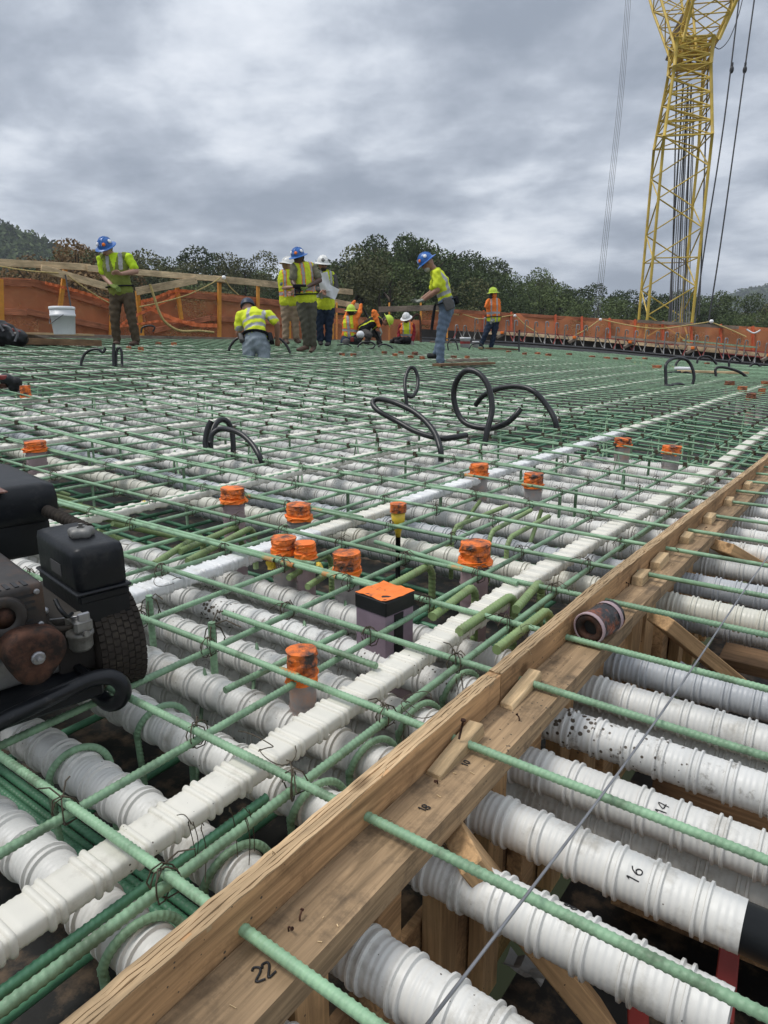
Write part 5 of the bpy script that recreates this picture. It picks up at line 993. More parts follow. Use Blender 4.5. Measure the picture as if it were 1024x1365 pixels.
# ------------------------------------------------------------------ lattice crane
cb_ = PD(884, 446, 40.); CD = 40.
crn = thing('lattice_crane', (cb_[0], cb_[1], GZ), 'tall yellow lattice boom crane rising behind the far netting', 'crane')
px2m = CD*CP/F*1.0
def cz(py): r = ray(905, py); return H + r[2]/math.hypot(r[0], r[1])*math.hypot(cb_[0], cb_[1])
def corners(c, wl, wd_, yaw=-.18):
    u = RT*math.cos(yaw) + FW*math.sin(yaw); v = -RT*math.sin(yaw) + FW*math.cos(yaw); return [c - u*wl/2 - v*wd_/2, c + u*wl/2 - v*wd_/2, c + u*wl/2 + v*wd_/2, c - u*wl/2 + v*wd_/2]
def lattice(levels, rc, rb, name, cross=True):
    # levels: four corner points each; chords, horizontals and zigzag diagonals become the mesh of one boom section
    g = G()
    for i in range(len(levels)-1):
        a, b = levels[i], levels[i+1]
        for k in range(4):
            m = (k+1) % 4
            if cross or i % 4 == 0: g.tube([a[k], a[m]], rb*.9, 6)
            if (i+k) % 2 == 0: g.tube([a[k], b[m]], rb, 6)
            else: g.tube([a[m], b[k]], rb, 6)
            if cross and k % 2 == 0: g.tube([a[m] if (i+k) % 2 == 0 else a[k], b[k] if (i+k) % 2 == 0 else b[m]], rb*.8, 6)
    for k in range(4): g.tube([levels[-1][k], levels[-1][(k+1) % 4]], rb, 6)
    o = tag(g.obj(name, M['crane'], crn, (cb_[0], cb_[1], 0)), kind='stuff')
    for k in range(4): G().tube([l[k] for l in levels], rc, 8, smooth=True).obj('chord', M['crane'], o, (cb_[0], cb_[1], 0))
    return o
zt = cz(190); n = 13; zs = np.linspace(GZ+1.2, zt, n)
lattice([corners(np.array([cb_[0], cb_[1], z]), 2.42, 2.75) for z in zs], .08, .040, 'boom_section', False)
zs2 = np.linspace(zt, cz(95), 6); lattice([corners(np.array([cb_[0], cb_[1], z]), 2.42-.62*t, 2.75-1.2*t) for z, t in zip(zs2, np.linspace(0, 1, 6))], .085, .042, 'boom_taper', True)
c1 = np.array([cb_[0], cb_[1], cz(95)]); zs3 = np.linspace(0, 1, 4); lattice([corners(c1 + Z_*1.3*t, 1.8, 1.55) for t in zs3], .10, .05, 'boom_head', True)
g = G(); 
for t in (.1, .6, 1.05): g.box(c1+Z_*1.3*t, (1.5, .25, .3), R=frame(RT*math.cos(-.18)+FW*math.sin(-.18)))
for sx in (-.5, 0, .5): g.lathe([(.05, -.05), (.42, -.05), (.36, 0), (.42, .05), (.05, .05)], 20, c=c1+Z_*.75+RT*sx, R=np.stack([FW, Z_, RT], 1))
g.obj('sheaves', M['crane'], crn, (cb_[0], cb_[1], 0))
# luffing jib that springs from the boom head and widens upwards, away to the upper right
def jl(t):
    c = c1 + Z_*(1.1 + 9.5*t) + RT*(.30+1.6*t) - FW*3.5*t; return corners(c, 1.8+.9*min(1, t*2.2), 1.5+.8*min(1, t*2.2))
lattice([jl(t) for t in np.linspace(0, 1, 10)], .085, .036, 'jib_section', True)
def jm(t): c = c1 + Z_*(.6 + 8*t) + RT*(-.35-.3*t) + FW*5*t; return corners(c, 1.0+.7*min(1, t*2), 1.2+.8*min(1, t*2))
lattice([jm(t) for t in np.linspace(0, 1, 8)], .07, .034, 'mast_section', True)
for a, b in (((897, 55), (915, 22)), ((893, 82), (901, 62))): 
    p, q = PD(*a, CD-2.), PD(*b, CD-2.2); beam('walkway_plate', p, q, .1, .55, M['lumgrey'], crn)
for k, (x0, y0, x1, y1, wd) in enumerate(((903, 75, 898, 300, 2.6), (898, 300, 894, 440, 2.4), (944, 78, 937, 300, 2.6), (937, 300, 932, 420, 2.4))):
    p, q = PD(x0, y0, CD), PD(x1, y1, CD); G().tube([p, q], wd*.5*px2m*.8, 6).obj('pendant_bar', M['cable'], crn, (cb_[0], cb_[1], 0))
for k in range(9):
    x0 = 911 + k*1.8 + (k % 2); x1 = 891 + k*3.4
    G().tube([PD(x0, 112 + (k % 3)*20, CD), PD(x0*.45+x1*.55, 280, CD), PD(x1, 445, CD)], .03 if k % 3 else .05, 5).obj('hoist_rope', M['cablegrey' if k % 3 else 'cable'], crn, (cb_[0], cb_[1], 0))
G().box((cb_[0], cb_[1], GZ+.6), (4, 4, 1.2), R=frame(RT), bev=.1).obj('boom_foot', M['crane'], crn, (cb_[0], cb_[1], 0))
for k, (pl, w_, lb, fit) in enumerate((([(990, -40), (965, 165), (939.5, 330), (926, 432)], 2.2, 'left one of two black pendant ropes right of the crane', (975.5, 93)), ([(1011, -40), (983, 165), (960, 330), (941, 450)], 2.2, 'right one of two black pendant ropes right of the crane', (993, 93)))):
    t = thing('pendant_rope', PD(*pl[-1], CD+3), lb, 'crane rope'); G().tube(spl([PD(x, y, CD+3) for x, y in pl], 6), w_*.5*px2m, 6).obj('rope', M['cable'], t, tuple(PD(*pl[-1], CD+3)))
    g = G(); q = PD(*fit, CD+3); g.ell(q, (.13, .13, .22)); g.box(q+Z_*.25, (.12, .1, .3)); g.obj('rope_socket', M['cable'], t, tuple(q))
rope([(952, 62), (960, 65), (972, 52), (984, 22), (992, -10)], 0, .9, 'slack thin line looping beside the crane head', 'cable', lambda x: CD, 'slack_line', 'crane rope'); rope([(947, 74), (960, 44), (975, 8), (983, -15)], 0, 2.6, 'thick double line running up from the crane head', 'cable', lambda x: CD, 'luffing_line', 'crane rope')
for k in range(4): rope([(836.5+k*2.2, -30), (825+k*2.2, 120), (811+k*2.3, 250), (797+k*2.4, 378), (790+k*2.4, 438)], 0, .42, 'thin steel line in the bundle of four left of the crane', 'cablegrey', lambda x: 46, 'load_line', 'crane rope', 'load lines left of the crane')

# ------------------------------------------------------------------ people
SK = {'light': mat('skin_light', (.44, .25, .18), .55, 0, .06, 10, sss=.0), 'tan': mat('skin_tan', (.33, .17, .11), .55, 0, .06, 10), 'brown': mat('skin_brown', (.10, .052, .035), .5, 0, .06, 10)}
def cloth(n, c, v=.14): return mat(n, c, .85, 0, v, 9, .5, 26, spec=.2)
K = {'lime': cloth('lime_cloth', (.55, .78, .035)), 'yellow': cloth('yellow_hi_vis', (.66, .74, .045)), 'limedark': cloth('dull_lime_mesh', (.20, .235, .05)), 'silver': mat('reflective_tape', (.36, .36, .36), .45, .1, .08, 20), 'orange': cloth('hi_vis_orange', (.86, .22, .045)),
     'brown': cloth('brown_trousers', (.088, .066, .042), .22), 'khaki': cloth('khaki_trousers', (.36, .27, .185)), 'olive': cloth('olive_cloth', (.10, .095, .07)), 'olivetop': cloth('olive_shirt', (.165, .155, .105)), 'jeans': cloth('blue_jeans', (.15, .20, .27), .25), 'lightjeans': cloth('pale_jeans', (.24, .28, .31), .22),
     'darkjeans': cloth('dark_jeans', (.022, .034, .058), .25), 'black': cloth('black_cloth', (.014, .014, .016)), 'grey': cloth('grey_cloth', (.085, .08, .075)), 'bluegrey': cloth('blue_grey_cloth', (.19, .23, .27)), 'red': cloth('red_cloth', (.25, .022, .03)), 'boot': mat('brown_boot', (.085, .05, .034), .7, 0, .25, 15, .2, 40), 'bootblack': mat('black_boot', (.016, .015, .015), .6, 0, .2, 15),
     'hatblue': mat('blue_hard_hat', (.025, .13, .42), .32, 0, .05, 6), 'hatwhite': mat('white_hard_hat', (.74, .74, .72), .32, 0, .04, 6), 'hatlime': mat('lime_hard_hat', (.50, .66, .05), .35, 0, .05, 6), 'navy': mat('navy_cap', (.012, .022, .05), .5, 0, .1, 6), 'glove': cloth('grey_glove', (.30, .31, .27)), 'gloveblack': cloth('black_glove', (.016, .016, .017)), 'glovegreen': cloth('green_glove', (.20, .27, .07)), 'hairfair': mat('fair_hair', (.30, .19, .09), .7), 'hairdark': mat('dark_hair', (.02, .015, .012), .7), 'hairgrey': mat('grey_beard', (.42, .40, .38), .8), 'pouch': mat('grey_pouch', (.10, .095, .09), .7, 0, .2, 20)}
def limb(g, pts, radii, mi=0, seg=12, side=(1, 0, 0)):          # tapered chain with rounded ends; a radius may be (across, deep)
    pts = [V(p) for p in pts]; n = len(pts); P_, ra, rb = [], [], []
    R_ = [(r, r) if np.ndim(r) == 0 else r for r in radii]
    d0, d1 = nrm(pts[0]-pts[1]), nrm(pts[-1]-pts[-2])
    for t in (1., .8, .45): P_.append(pts[0]+d0*R_[0][1]*t*.8); q = math.sqrt(1-t*t)+.02; ra.append(R_[0][0]*q); rb.append(R_[0][1]*q)
    for i in range(n): P_.append(pts[i]); ra.append(R_[i][0]); rb.append(R_[i][1])
    for t in (.45, .8, 1.): P_.append(pts[-1]+d1*R_[-1][1]*t*.8); q = math.sqrt(1-t*t)+.02; ra.append(R_[-1][0]*q); rb.append(R_[-1][1]*q)
    return g.tube(P_, np.array(ra), seg, mi, True, True, side, rb=np.array(rb))
def hand_geo(wr, tip, palm_n, s=1., curl=.5):
    # palm, four unequal fingers bent at the knuckles and a thumb leaving the side near the wrist
    d = nrm(V(tip)-V(wr)); sd = nrm(np.cross(d, palm_n)); pn = np.cross(sd, d); g = G()
    limb(g, [V(wr)-d*.01, V(wr)+d*.045*s, V(wr)+d*.085*s], [(.026*s, .020*s), (.041*s, .018*s), (.040*s, .015*s)], side=sd)
    for k, (o, l) in enumerate(((-.030, .066), (-.010, .078), (.010, .074), (.029, .058))):
        b = V(wr)+d*.080*s+sd*o*s; c1_ = curl*.9; c2 = curl*1.9
        e1 = b + (d*math.cos(c1_)-pn*math.sin(c1_))*l*.5*s; e2 = e1 + (d*math.cos(c2)-pn*math.sin(c2))*l*.5*s
        g.tube([b, e1, e2], np.array([.0095, .0088, .0070])*s, 7, smooth=True)
    b = V(wr)+d*.022*s-sd*.034*s; e1 = b + nrm(d*.75-sd*.65-pn*.25)*.038*s; e2 = e1 + nrm(d*.9-sd*.1-pn*.45)*.030*s
    g.tube([b, e1, e2], np.array([.0115, .0105, .008])*s, 7, smooth=True); return g
def person(label, S_, foot, J, face, wear, depth=None, size=1., hatdir=None):
    """J: joints as photo positions plus a step away from the viewer (m); turned into metres round the feet"""
    dpt = depth or S(*foot)[1]; root = PD(foot[0], foot[1], dpt); sh = F/dpt; sv = sh/CP*.985
    t = thing('person', root, label, 'person'); t.rotation_euler.z = YAW; t.location = root
    X = lambda x, y, e=0.: np.array([(x-foot[0])/sh, e, (foot[1]-y)/sv])
    j = {k: X(*v) for k, v in J.items()}; k_ = size; W = Matrix.Translation(Vector(root)) @ Matrix.Rotation(YAW, 4, 'Z')
    def D(name, g, m_, vox=.016, sm=4, cb=None):
        o = defer(name, g, m_, None, vox, sm, cb); o.parent = t; o.matrix_basis = Matrix.Identity(4); return o
    def O(name, g, m_, par=None): o = g.obj(name, m_); o.parent = par or t; return o
    sk = SK[wear['skin']]; fv = nrm(face); hd = j['head']; hup = nrm(hatdir) if hatdir is not None else nrm(np.array([0, 0, 1.]) - fv*fv[2]*.9)
    hs = nrm(np.cross(fv, hup)); fv = np.cross(hup, hs)
    tors = [j['pelvis'], j['pelvis']*.5+j['chest']*.5, j['chest'], j['neck']]; sdv = nrm(j['shR']-j['shL'])
    # one continuous body
    g = G()
    def torso(g, e): limb(g, [j['pelvis'], j['pelvis']*.55+j['chest']*.45, j['chest'], j['chest']*.35+j['neck']*.65], [(.155*k_+e, .105*k_+e), (.148*k_+e, .100*k_+e), (.168*k_+e, .112*k_+e), (.13*k_+e, .085*k_+e)], seg=18, side=sdv)
    torso(g, -.006)
    limb(g, [j['chest']*.3+j['neck']*.7, j['neck'], hd - hup*.04*k_], [.058*k_, .054*k_, .052*k_])
    Rh = np.stack([hs, fv, hup], 1)
    g.ell(hd, (.076*k_, .098*k_, .115*k_), R=Rh); g.ell(hd+fv*.048*k_-hup*.052*k_, (.055*k_, .050*k_, .055*k_), R=Rh)
    limb(g, [hd+fv*.088*k_+hup*.012*k_, hd+fv*.104*k_-hup*.02*k_], [.012*k_, .017*k_])
    for s_ in (-1, 1): g.ell(hd+hs*s_*.078*k_-fv*.008*k_-hup*.008*k_, (.012*k_, .024*k_, .034*k_), R=Rh)
    for s_ in 'LR':
        limb(g, [j['sh'+s_], (j['sh'+s_]+j['el'+s_])/2, j['el'+s_]], [.055*k_, .050*k_, .043*k_]); limb(g, [j['el'+s_], j['el'+s_]*.6+j['ha'+s_]*.4, j['ha'+s_]], [.044*k_, .043*k_, .028*k_])
        if 'kn'+s_ in j: limb(g, [j['hip'+s_], (j['hip'+s_]+j['kn'+s_])/2, j['kn'+s_]], [.085*k_, .078*k_, .056*k_]); limb(g, [j['kn'+s_], j['kn'+s_]*.6+j['an'+s_]*.4, j['an'+s_]], [.054*k_, .054*k_, .036*k_])
    body = D('body', g, sk, .013, 3)
    g = G()
    for s_ in (-1, 1): g.ell(hd+fv*.086*k_+hs*s_*.031*k_+hup*.006*k_, .0115*k_, seg=8, rings=6)
    O('eyes', g, M['ink'], body)
    limb(g2 := G(), [hd+fv*.094*k_-hup*.062*k_-hs*.02*k_, hd+fv*.098*k_-hup*.062*k_, hd+fv*.094*k_-hup*.062*k_+hs*.02*k_], [.006, .008, .006]); O('mouth', g2, mat('lips', (.20, .075, .06), .5) if 'lips' not in bpy.data.materials else bpy.data.materials['lips'], body)
    if wear.get('hair'):
        g = G(); g.ell(hd-fv*.02*k_+hup*.01, (.084*k_, .098*k_, .112*k_), R=Rh); O('hair', g, K[wear['hair']])
    if wear.get('beard'): g = G(); g.ell(hd+fv*.055*k_-hup*.072*k_, (.054*k_, .052*k_, .05*k_), R=Rh); O('beard', g, K[wear['beard']])
    if wear.get('glasses'):
        g = G(); 
        for s_ in (-1, 1): g.tube([hd+fv*.099*k_+hs*s_*.03+hup*.008 + (hs*math.cos(a)*.024+hup*math.sin(a)*.017) for a in np.linspace(0, 2*PI, 13)], .0035, 5); g.tube([hd+fv*.099+hs*s_*.052+hup*.01, hd-fv*.01+hs*s_*.08+hup*.012], .0035, 5)
        O('glasses', g, M['ink'])
    # hard hat: ribbed dome and full brim
    if wear.get('hat'):
        g = G(); a = np.linspace(0, 1, 8); dome = [(.001, .125)] + [(.125*math.sin(q), .125*math.cos(q)) for q in np.linspace(.25, PI/2, 8)] + [(.128, -.008)]
        Rl = np.stack([hs, fv, hup], 1); c = hd + hup*.035*k_; g.lathe([(r*k_*.93, z*k_*1.02) for r, z in dome][::-1], 24, c=c, R=Rl @ np.diag([.95, 1.08, 1]))
        if wear['hat'] != 'navy':
            g.lathe([(.112*k_, .0), (.160*k_, -.016*k_), (.166*k_, -.020*k_), (.162*k_, -.026*k_), (.112*k_, -.012*k_)], 28, c=c, R=Rl @ np.diag([.95, 1.10, 1]))
            for q in (-.035, 0, .035): g.tube([c+hs*q+fv*(math.cos(a_)*.125)*k_+hup*(.002+math.sin(a_)*(.128-abs(q)*.25))*k_ for a_ in np.linspace(.35, PI-.35, 9)], .0075, 5, smooth=True)
        ht = O('hard_hat', g, K[wear['hat']])
        for n_, (az, el, r_, m_) in enumerate(wear.get('stick', ())):
            e = hs*math.sin(az)*math.cos(el)+fv*math.cos(az)*math.cos(el)+hup*math.sin(el); p = c + (e*np.array([1, 1, 1]))*.131*k_; n = e; u = nrm(np.cross(n, hup)); g = G().lathe([(.001, .003), (r_, .002), (r_*1.02, -.006)], 12, c=p, R=np.stack([u, np.cross(n, u), n], 1)); O('sticker', g, M[m_], ht)
    # trousers and boots
    if 'knL' in j:
        g = G(); e = .010
        limb(g, [j['pelvis']*.75+j['chest']*.25, j['pelvis'], (j['hipL']+j['hipR'])/2], [(.158*k_+e, .112*k_+e), (.165*k_+e, .118*k_+e), (.150*k_+e, .112*k_+e)], seg=16, side=sdv)
        for s_ in 'LR':
            limb(g, [j['hip'+s_], (j['hip'+s_]+j['kn'+s_])/2, j['kn'+s_]], [.092*k_+e, .084*k_+e, .064*k_+e]); limb(g, [j['kn'+s_], (j['kn'+s_]+j['an'+s_])/2, j['an'+s_]+(j['kn'+s_]-j['an'+s_])*.04], [.063*k_+e, .060*k_+e, .056*k_+e])
        D('trousers', g, K[wear['legs']], .015, 2)
        if not wear.get('noboots'):
            for s_ in 'LR':
                g = G(); an = j['an'+s_]; to = j.get('to'+s_, an + np.array([0, -.17, -.06])); sole = np.array([0, 0, -.065*k_])
                limb(g, [an+np.array([0, 0, .07]), an, an+sole*.5], [.056*k_, .054*k_, .05*k_]); limb(g, [an+sole*.75-nrm(to-an)*.02, (an+sole*.7)*.5+to*.5, to], [(.043*k_, .042*k_), (.046*k_, .042*k_), (.045*k_, .03*k_)]); D('boot', g, K[wear['boots']], .014, 2)
    # tops: shirt (with sleeves), waistcoat
    up_ = nrm(j['neck']-j['pelvis']); fw_ = np.cross(sdv, up_); fw_ = nrm(fw_)*(-1 if np.dot(np.cross(sdv, up_), face) < 0 and abs(np.dot(nrm(np.cross(sdv, up_)), nrm(face))) > .15 else 1); Lh = np.linalg.norm(j['neck']-j['pelvis'])
    def paint(fn, slots):
        def cb(me, o):
            me.materials.clear()
            for m_ in slots: me.materials.append(K[m_])
            for p in me.polygons:
                q = V(p.center) - j['pelvis']; p.material_index = fn(float(q@sdv), float(q@up_)/Lh, float(q@fw_), V(p.center))
        return cb
    sl_ = wear.get('sleeve', 'short'); g = G(); torso(g, .012)
    for s_ in 'LR':
        limb(g, [j['chest']*.4+j['neck']*.6, j['sh'+s_]], [.07*k_, .066*k_]); 
        if sl_ == 'short': limb(g, [j['sh'+s_], j['sh'+s_]*.25+j['el'+s_]*.75], [.072*k_, .070*k_])
        else: limb(g, [j['sh'+s_], (j['sh'+s_]+j['el'+s_])/2, j['el'+s_]], [.068*k_, .063*k_, .056*k_]); limb(g, [j['el'+s_], j['el'+s_]*.12+j['ha'+s_]*.88], [.056*k_, .040*k_])
    sp_ = wear.get('shirtpaint')
    D('shirt', g, K[wear['shirt']], .014, 2, paint(*sp_) if sp_ else None)
    if wear.get('vest'):
        g = G(); torso(g, .033)
        for s_ in 'LR': limb(g, [j['chest']*.35+j['neck']*.65, j['sh'+s_]*.8+j['neck']*.2], [.075*k_, .072*k_])
        D('safety_vest', g, K[wear['vest']], .014, 2, paint(*wear['vestpaint']) if wear.get('vestpaint') else None)
    if wear.get('hood'): g = G(); g.ell(hd-hup*.05, (.092, .11, .125), R=Rh); g.ell(j['neck'], (.10, .09, .07)); D('hood', g, K[wear['hood']], .016, 2)
    if wear.get('belt'):
        c = j['pelvis']*.80+j['chest']*.20; g = G(); g.tube([c + sdv*math.cos(a)*(.165*k_+.034) + fw_*math.sin(a)*(.112*k_+.034) for a in np.linspace(0, 2*PI, 25)], np.full(25, .012), 6, cap=False, up=up_, rb=np.full(25, .03)); b = O('belt', g, K['black'])
        for ang, sz, m_ in wear.get('pouches', ()):
            e = sdv*math.cos(ang)+fw_*math.sin(ang); p = c + sdv*math.cos(ang)*.22*k_ + fw_*math.sin(ang)*.165*k_ - up_*.05; g = G().box(p, (sz, .07, sz*1.35), R=np.stack([nrm(np.cross(up_, e)), e, up_], 1), bev=.02); O('belt_pouch', g, K[m_], b)
    for s_ in 'LR':
        gm = wear.get('glove'+s_, wear.get('glove')); w_, e_ = j['ha'+s_], j['el'+s_]; d = nrm(w_-e_); tip = J.get('ti'+s_); d = nrm(X(*tip)-w_) if tip else d
        O('glove' if gm else 'hand', hand_geo(w_, w_+d, nrm(np.cross(d, sdv)+[0, .01, .3]), 1.12*k_ if gm else 1.0*k_, .55), K[gm] if gm else sk)
    return t, j, O, D
def vest_front(base, strip, edge):   # vertical bands over the shoulders and a band round the waist
    def fn(s, h, f, c):
        a = abs(s)
        if .055 < a < .125 and h > .18 and f > -.2: return 1 if .068 < a < .112 else 2
        if .20 < h < .36: return 1 if .225 < h < .335 else 2
        return 0
    return (fn, (base, strip, edge))
def tee_bands(s, h, f, c):
    a = abs(s)
    if .30 < h < .39 or (.50 < h < .58): return 1
    if h > .58 and .085 < a < .14: return 1
    return 0
blue_st = ((.4, .55, .03, 'paper'), (-.6, .45, .026, 'orangeclean'), (1.5, .5, .022, 'paper'), (-1.6, .5, .03, 'paper'), (2.6, .5, .024, 'paper'))
# 1 man at the left
person('man in blue hard hat and lime shirt looking down at his hands by the bucket', 0, (167, 459), dict(head=(157, 337, -.10), neck=(161, 345, 0), shL=(146, 350, 0), shR=(181, 347.5, 0), elL=(146.5, 371, .03), haL=(162, 384, -.17), elR=(190, 365.5, 0), haR=(177, 370, -.22), tiL=(172, 388, -.22), tiR=(168, 368, -.22), chest=(163.5, 359, 0), pelvis=(168, 391, 0), hipL=(160.5, 397, 0), hipR=(177, 397, 0), knL=(157, 428, -.03), knR=(179.5, 427, -.03), anL=(156, 454, .02), anR=(181.5, 454, .02), toL=(158, 457.5, -.12), toR=(178.5, 458, -.12)),
    (-.25, -.72, -.65), dict(skin='light', hat='hatblue', stick=blue_st, shirt='lime', vest='limedark', vestpaint=(lambda s, h, f, c: 1 if .07 < abs(s) < .125 and h > .55 else 2 if abs(s) < .05*max(0, (h-.55)*3) and f > 0 else 0, ('limedark', 'silver', 'lime')), legs='brown', boots='boot', belt=True, gloveL='glovegreen', hair='hairdark'), hatdir=(-.16, -.50, .85))
# 2 man bending with his back to us, standing between the bars
person('man seen from behind bending over the bars in a yellow shirt with grey bands', 0, (342, 484), dict(head=(327, 411, .42), neck=(331, 415, .33), shL=(319, 421, .24), shR=(357, 420, .24), elL=(316, 444, .22), haL=(320, 458, .36), elR=(369, 432, .20), haR=(367, 453, .30), chest=(338, 424, .18), pelvis=(343, 455, 0), hipL=(333, 461, 0), hipR=(353, 461, 0), knL=(332, 496, -.05), knR=(352, 496, -.05), anL=(332, 512, .28), anR=(352, 512, .28)),
    (-.1, .8, -.6), dict(skin='tan', hat='navy', shirt='yellow', shirtpaint=(tee_bands, ('yellow', 'silver')), legs='lightjeans', noboots=True, belt=True, pouches=((.0, .12, 'black'), (3.3, .10, 'pouch'))), depth=10.4, size=1.02, hatdir=(-.1, .45, .85))
# 3 to 5 the standing group
person('woman in white hard hat and khaki trousers half hidden behind the man in olive', 0, (388, 459), dict(head=(387.5, 358, .0), neck=(386, 364, 0), shL=(379.5, 370, .0), shR=(394, 370, .08), elL=(381, 387, -.08), haL=(393, 386, -.16), elR=(397, 385, .1), haR=(392, 391, -.1), chest=(386.5, 376, .02), pelvis=(387, 405, .02), hipL=(382, 409, 0), hipR=(392, 409, .05), knL=(382, 431, 0), knR=(394, 431, .05), anL=(381, 451, 0), anR=(395, 451, .05), toL=(385, 457, -.12), toR=(400, 456, -.05)),
    (.75, .3, -.15), dict(skin='light', hat='hatwhite', shirt='bluegrey', vest='yellow', vestpaint=vest_front('yellow', 'silver', 'orange'), legs='khaki', boots='boot', hair='hairfair', sleeve='short'), depth=13.0, size=.97)
_, j, O, D = person('dark skinned man in blue hard hat and lime vest before the standing group', 0, (410, 469), dict(head=(402.5, 349, -.10), neck=(407, 355, -.02), shL=(396.5, 361, -.12), shR=(419, 359.5, .08), elL=(395, 380, -.18), haL=(400, 387, -.30), elR=(429, 377, -.02), haR=(413, 387, -.26), tiR=(406, 389, -.3), chest=(408, 370, 0), pelvis=(411, 401, 0), hipL=(404.5, 407, -.02), hipR=(417, 407, .03), knL=(407, 431, -.05), knR=(417, 431, 0), anL=(409, 460, .02), anR=(418, 461, .03), toL=(399, 466, -.16), toR=(415.5, 468, -.14)),
    (-.55, -.65, -.5), dict(skin='brown', hat='hatblue', stick=blue_st, shirt='olivetop', vest='yellow', vestpaint=vest_front('yellow', 'silver', 'orange'), legs='olive', boots='boot', gloveR='glovegreen', gloveL='gloveblack', hair='hairdark', belt=True), depth=12.2, hatdir=(-.22, -.25, .94))
O('camera_rig', G().box(j['haL']+[.02, -.05, .01], (.13, .08, .06), bev=.012).tube([j['haL']+[.0, -.05, 0], j['haL']+[.0, -.06, -.13]], .02, 8).tube([j['haL']+[.05, -.05, .02], j['haR']+[.0, -.06, .02]], .022, 8), K['black'])
_, j, O, D = person('bearded man in white hard hat holding white papers at the right of the standing group', 0, (434, 460), dict(head=(433, 357, -.04), neck=(434, 364, .02), shL=(425, 371, -.05), shR=(446, 371.5, .05), elL=(426, 388, -.12), haL=(432, 391, -.25), elR=(449.5, 388, -.03), haR=(438, 391.5, -.24), tiR=(433, 391, -.28), chest=(435, 380, 0), pelvis=(434.5, 409, 0), hipL=(428.5, 413, 0), hipR=(440.5, 413, .03), knL=(427, 434, 0), knR=(439, 434, .02), anL=(427, 454, .02), anR=(438, 455, .03), toL=(429, 458.5, -.12), toR=(436, 459.5, -.14)),
    (.35, -.85, -.2), dict(skin='tan', hat='hatwhite', stick=((.3, .4, .03, 'ink'), (-.9, .4, .022, 'ink')), shirt='grey', sleeve='long', vest='limedark', vestpaint=vest_front('yellow', 'silver', 'limedark'), legs='darkjeans', boots='bootblack', beard='hairdark', glasses=True, hair='hairdark'), depth=12.9)
g = G(); v = np.array([[i/5-.5, .02*math.sin(i*1.3+jj), jj/6-.5] for jj in range(7) for i in range(6)])*[.20, 1, .33]; i = (np.arange(6)[:, None]*6+np.arange(5)[None]).ravel(); f = np.stack([i, i+1, i+7, i+6], 1)
Rp = np.array(Matrix.Rotation(-.22, 3, 'Y')); g.add(v @ Rp.T + j['haR'] + [-.03, -.06, .15], f, 0, True); g.add((v*[1, 1, .6]) @ np.array(Matrix.Rotation(.45, 3, 'Y')).T + j['haR'] + [.11, -.05, -.02], f, 0, True)
pp = g.obj('paper_sheets', M['paper']); pp.matrix_basis = Matrix.Translation(Vector(PD(434, 460, 12.9))) @ Matrix.Rotation(YAW, 4, 'Z'); tag(pp, 'curled white paper sheets held by the bearded man', 'papers')
# 6 to 8 the crouching crew
_, j, O, D = person('worker in orange sleeves and vest kneeling with both arms raised', 0, (466, 459), dict(head=(468.5, 416, 0), neck=(468, 423, 0), shL=(461, 426, 0), shR=(474.5, 425, 0), elL=(466.5, 413, .25), haL=(473.5, 401, .3), elR=(480, 416.5, .12), haR=(481.5, 406, .2), tiL=(477, 396, .3), tiR=(482, 401, .22), chest=(467.5, 432, 0), pelvis=(466, 448, 0), hipL=(461, 451, 0), hipR=(471, 451, 0), knL=(459, 458, -.32), knR=(472, 458, -.32), anL=(460, 458, .1), anR=(471, 458, .1)),
    (0, .9, .1), dict(skin='tan', hat='hatlime', shirt='orange', sleeve='long', vest='orange', vestpaint=(lambda s, h, f, c: 1 if abs(s) < .03 or .22 < h < .34 else 2 if .05 < abs(s) < .12 and (h > .42 or h < .18) else 0, ('orange', 'silver', 'yellow')), legs='darkjeans', boots='bootblack', gloveL='gloveblack', glove='gloveblack', hair='hairdark'), depth=16.2, size=.98)
person('worker in black with orange sleeves doubled over a cut off saw', 0, (496, 460), dict(head=(515.5, 428.5, -.05), neck=(509, 428, 0), shL=(503, 430, -.12), shR=(504, 425.5, .12), elL=(498.5, 417.5, -.2), haL=(507, 439, -.25), elR=(499, 416, .1), haR=(496, 437, -.1), chest=(497, 431, 0), pelvis=(484, 440, 0), hipL=(485, 443, -.1), hipR=(486, 443, .1), knL=(493, 447, -.25), knR=(504, 446, .05), anL=(489, 458, -.1), anR=(506, 459, .08)),
    (.72, -.3, -.55), dict(skin='tan', hat='hatlime', shirt='black', shirtpaint=(lambda s, h, f, c: 0, ('orange',)), sleeve='long', vest='black', vestpaint=(lambda s, h, f, c: 1 if .07 < abs(s) < .10 else 0, ('black', 'yellow')), legs='grey', boots='bootblack', hair='hairdark', glove='glove'), depth=16.2, hatdir=(.86, 0, .35))
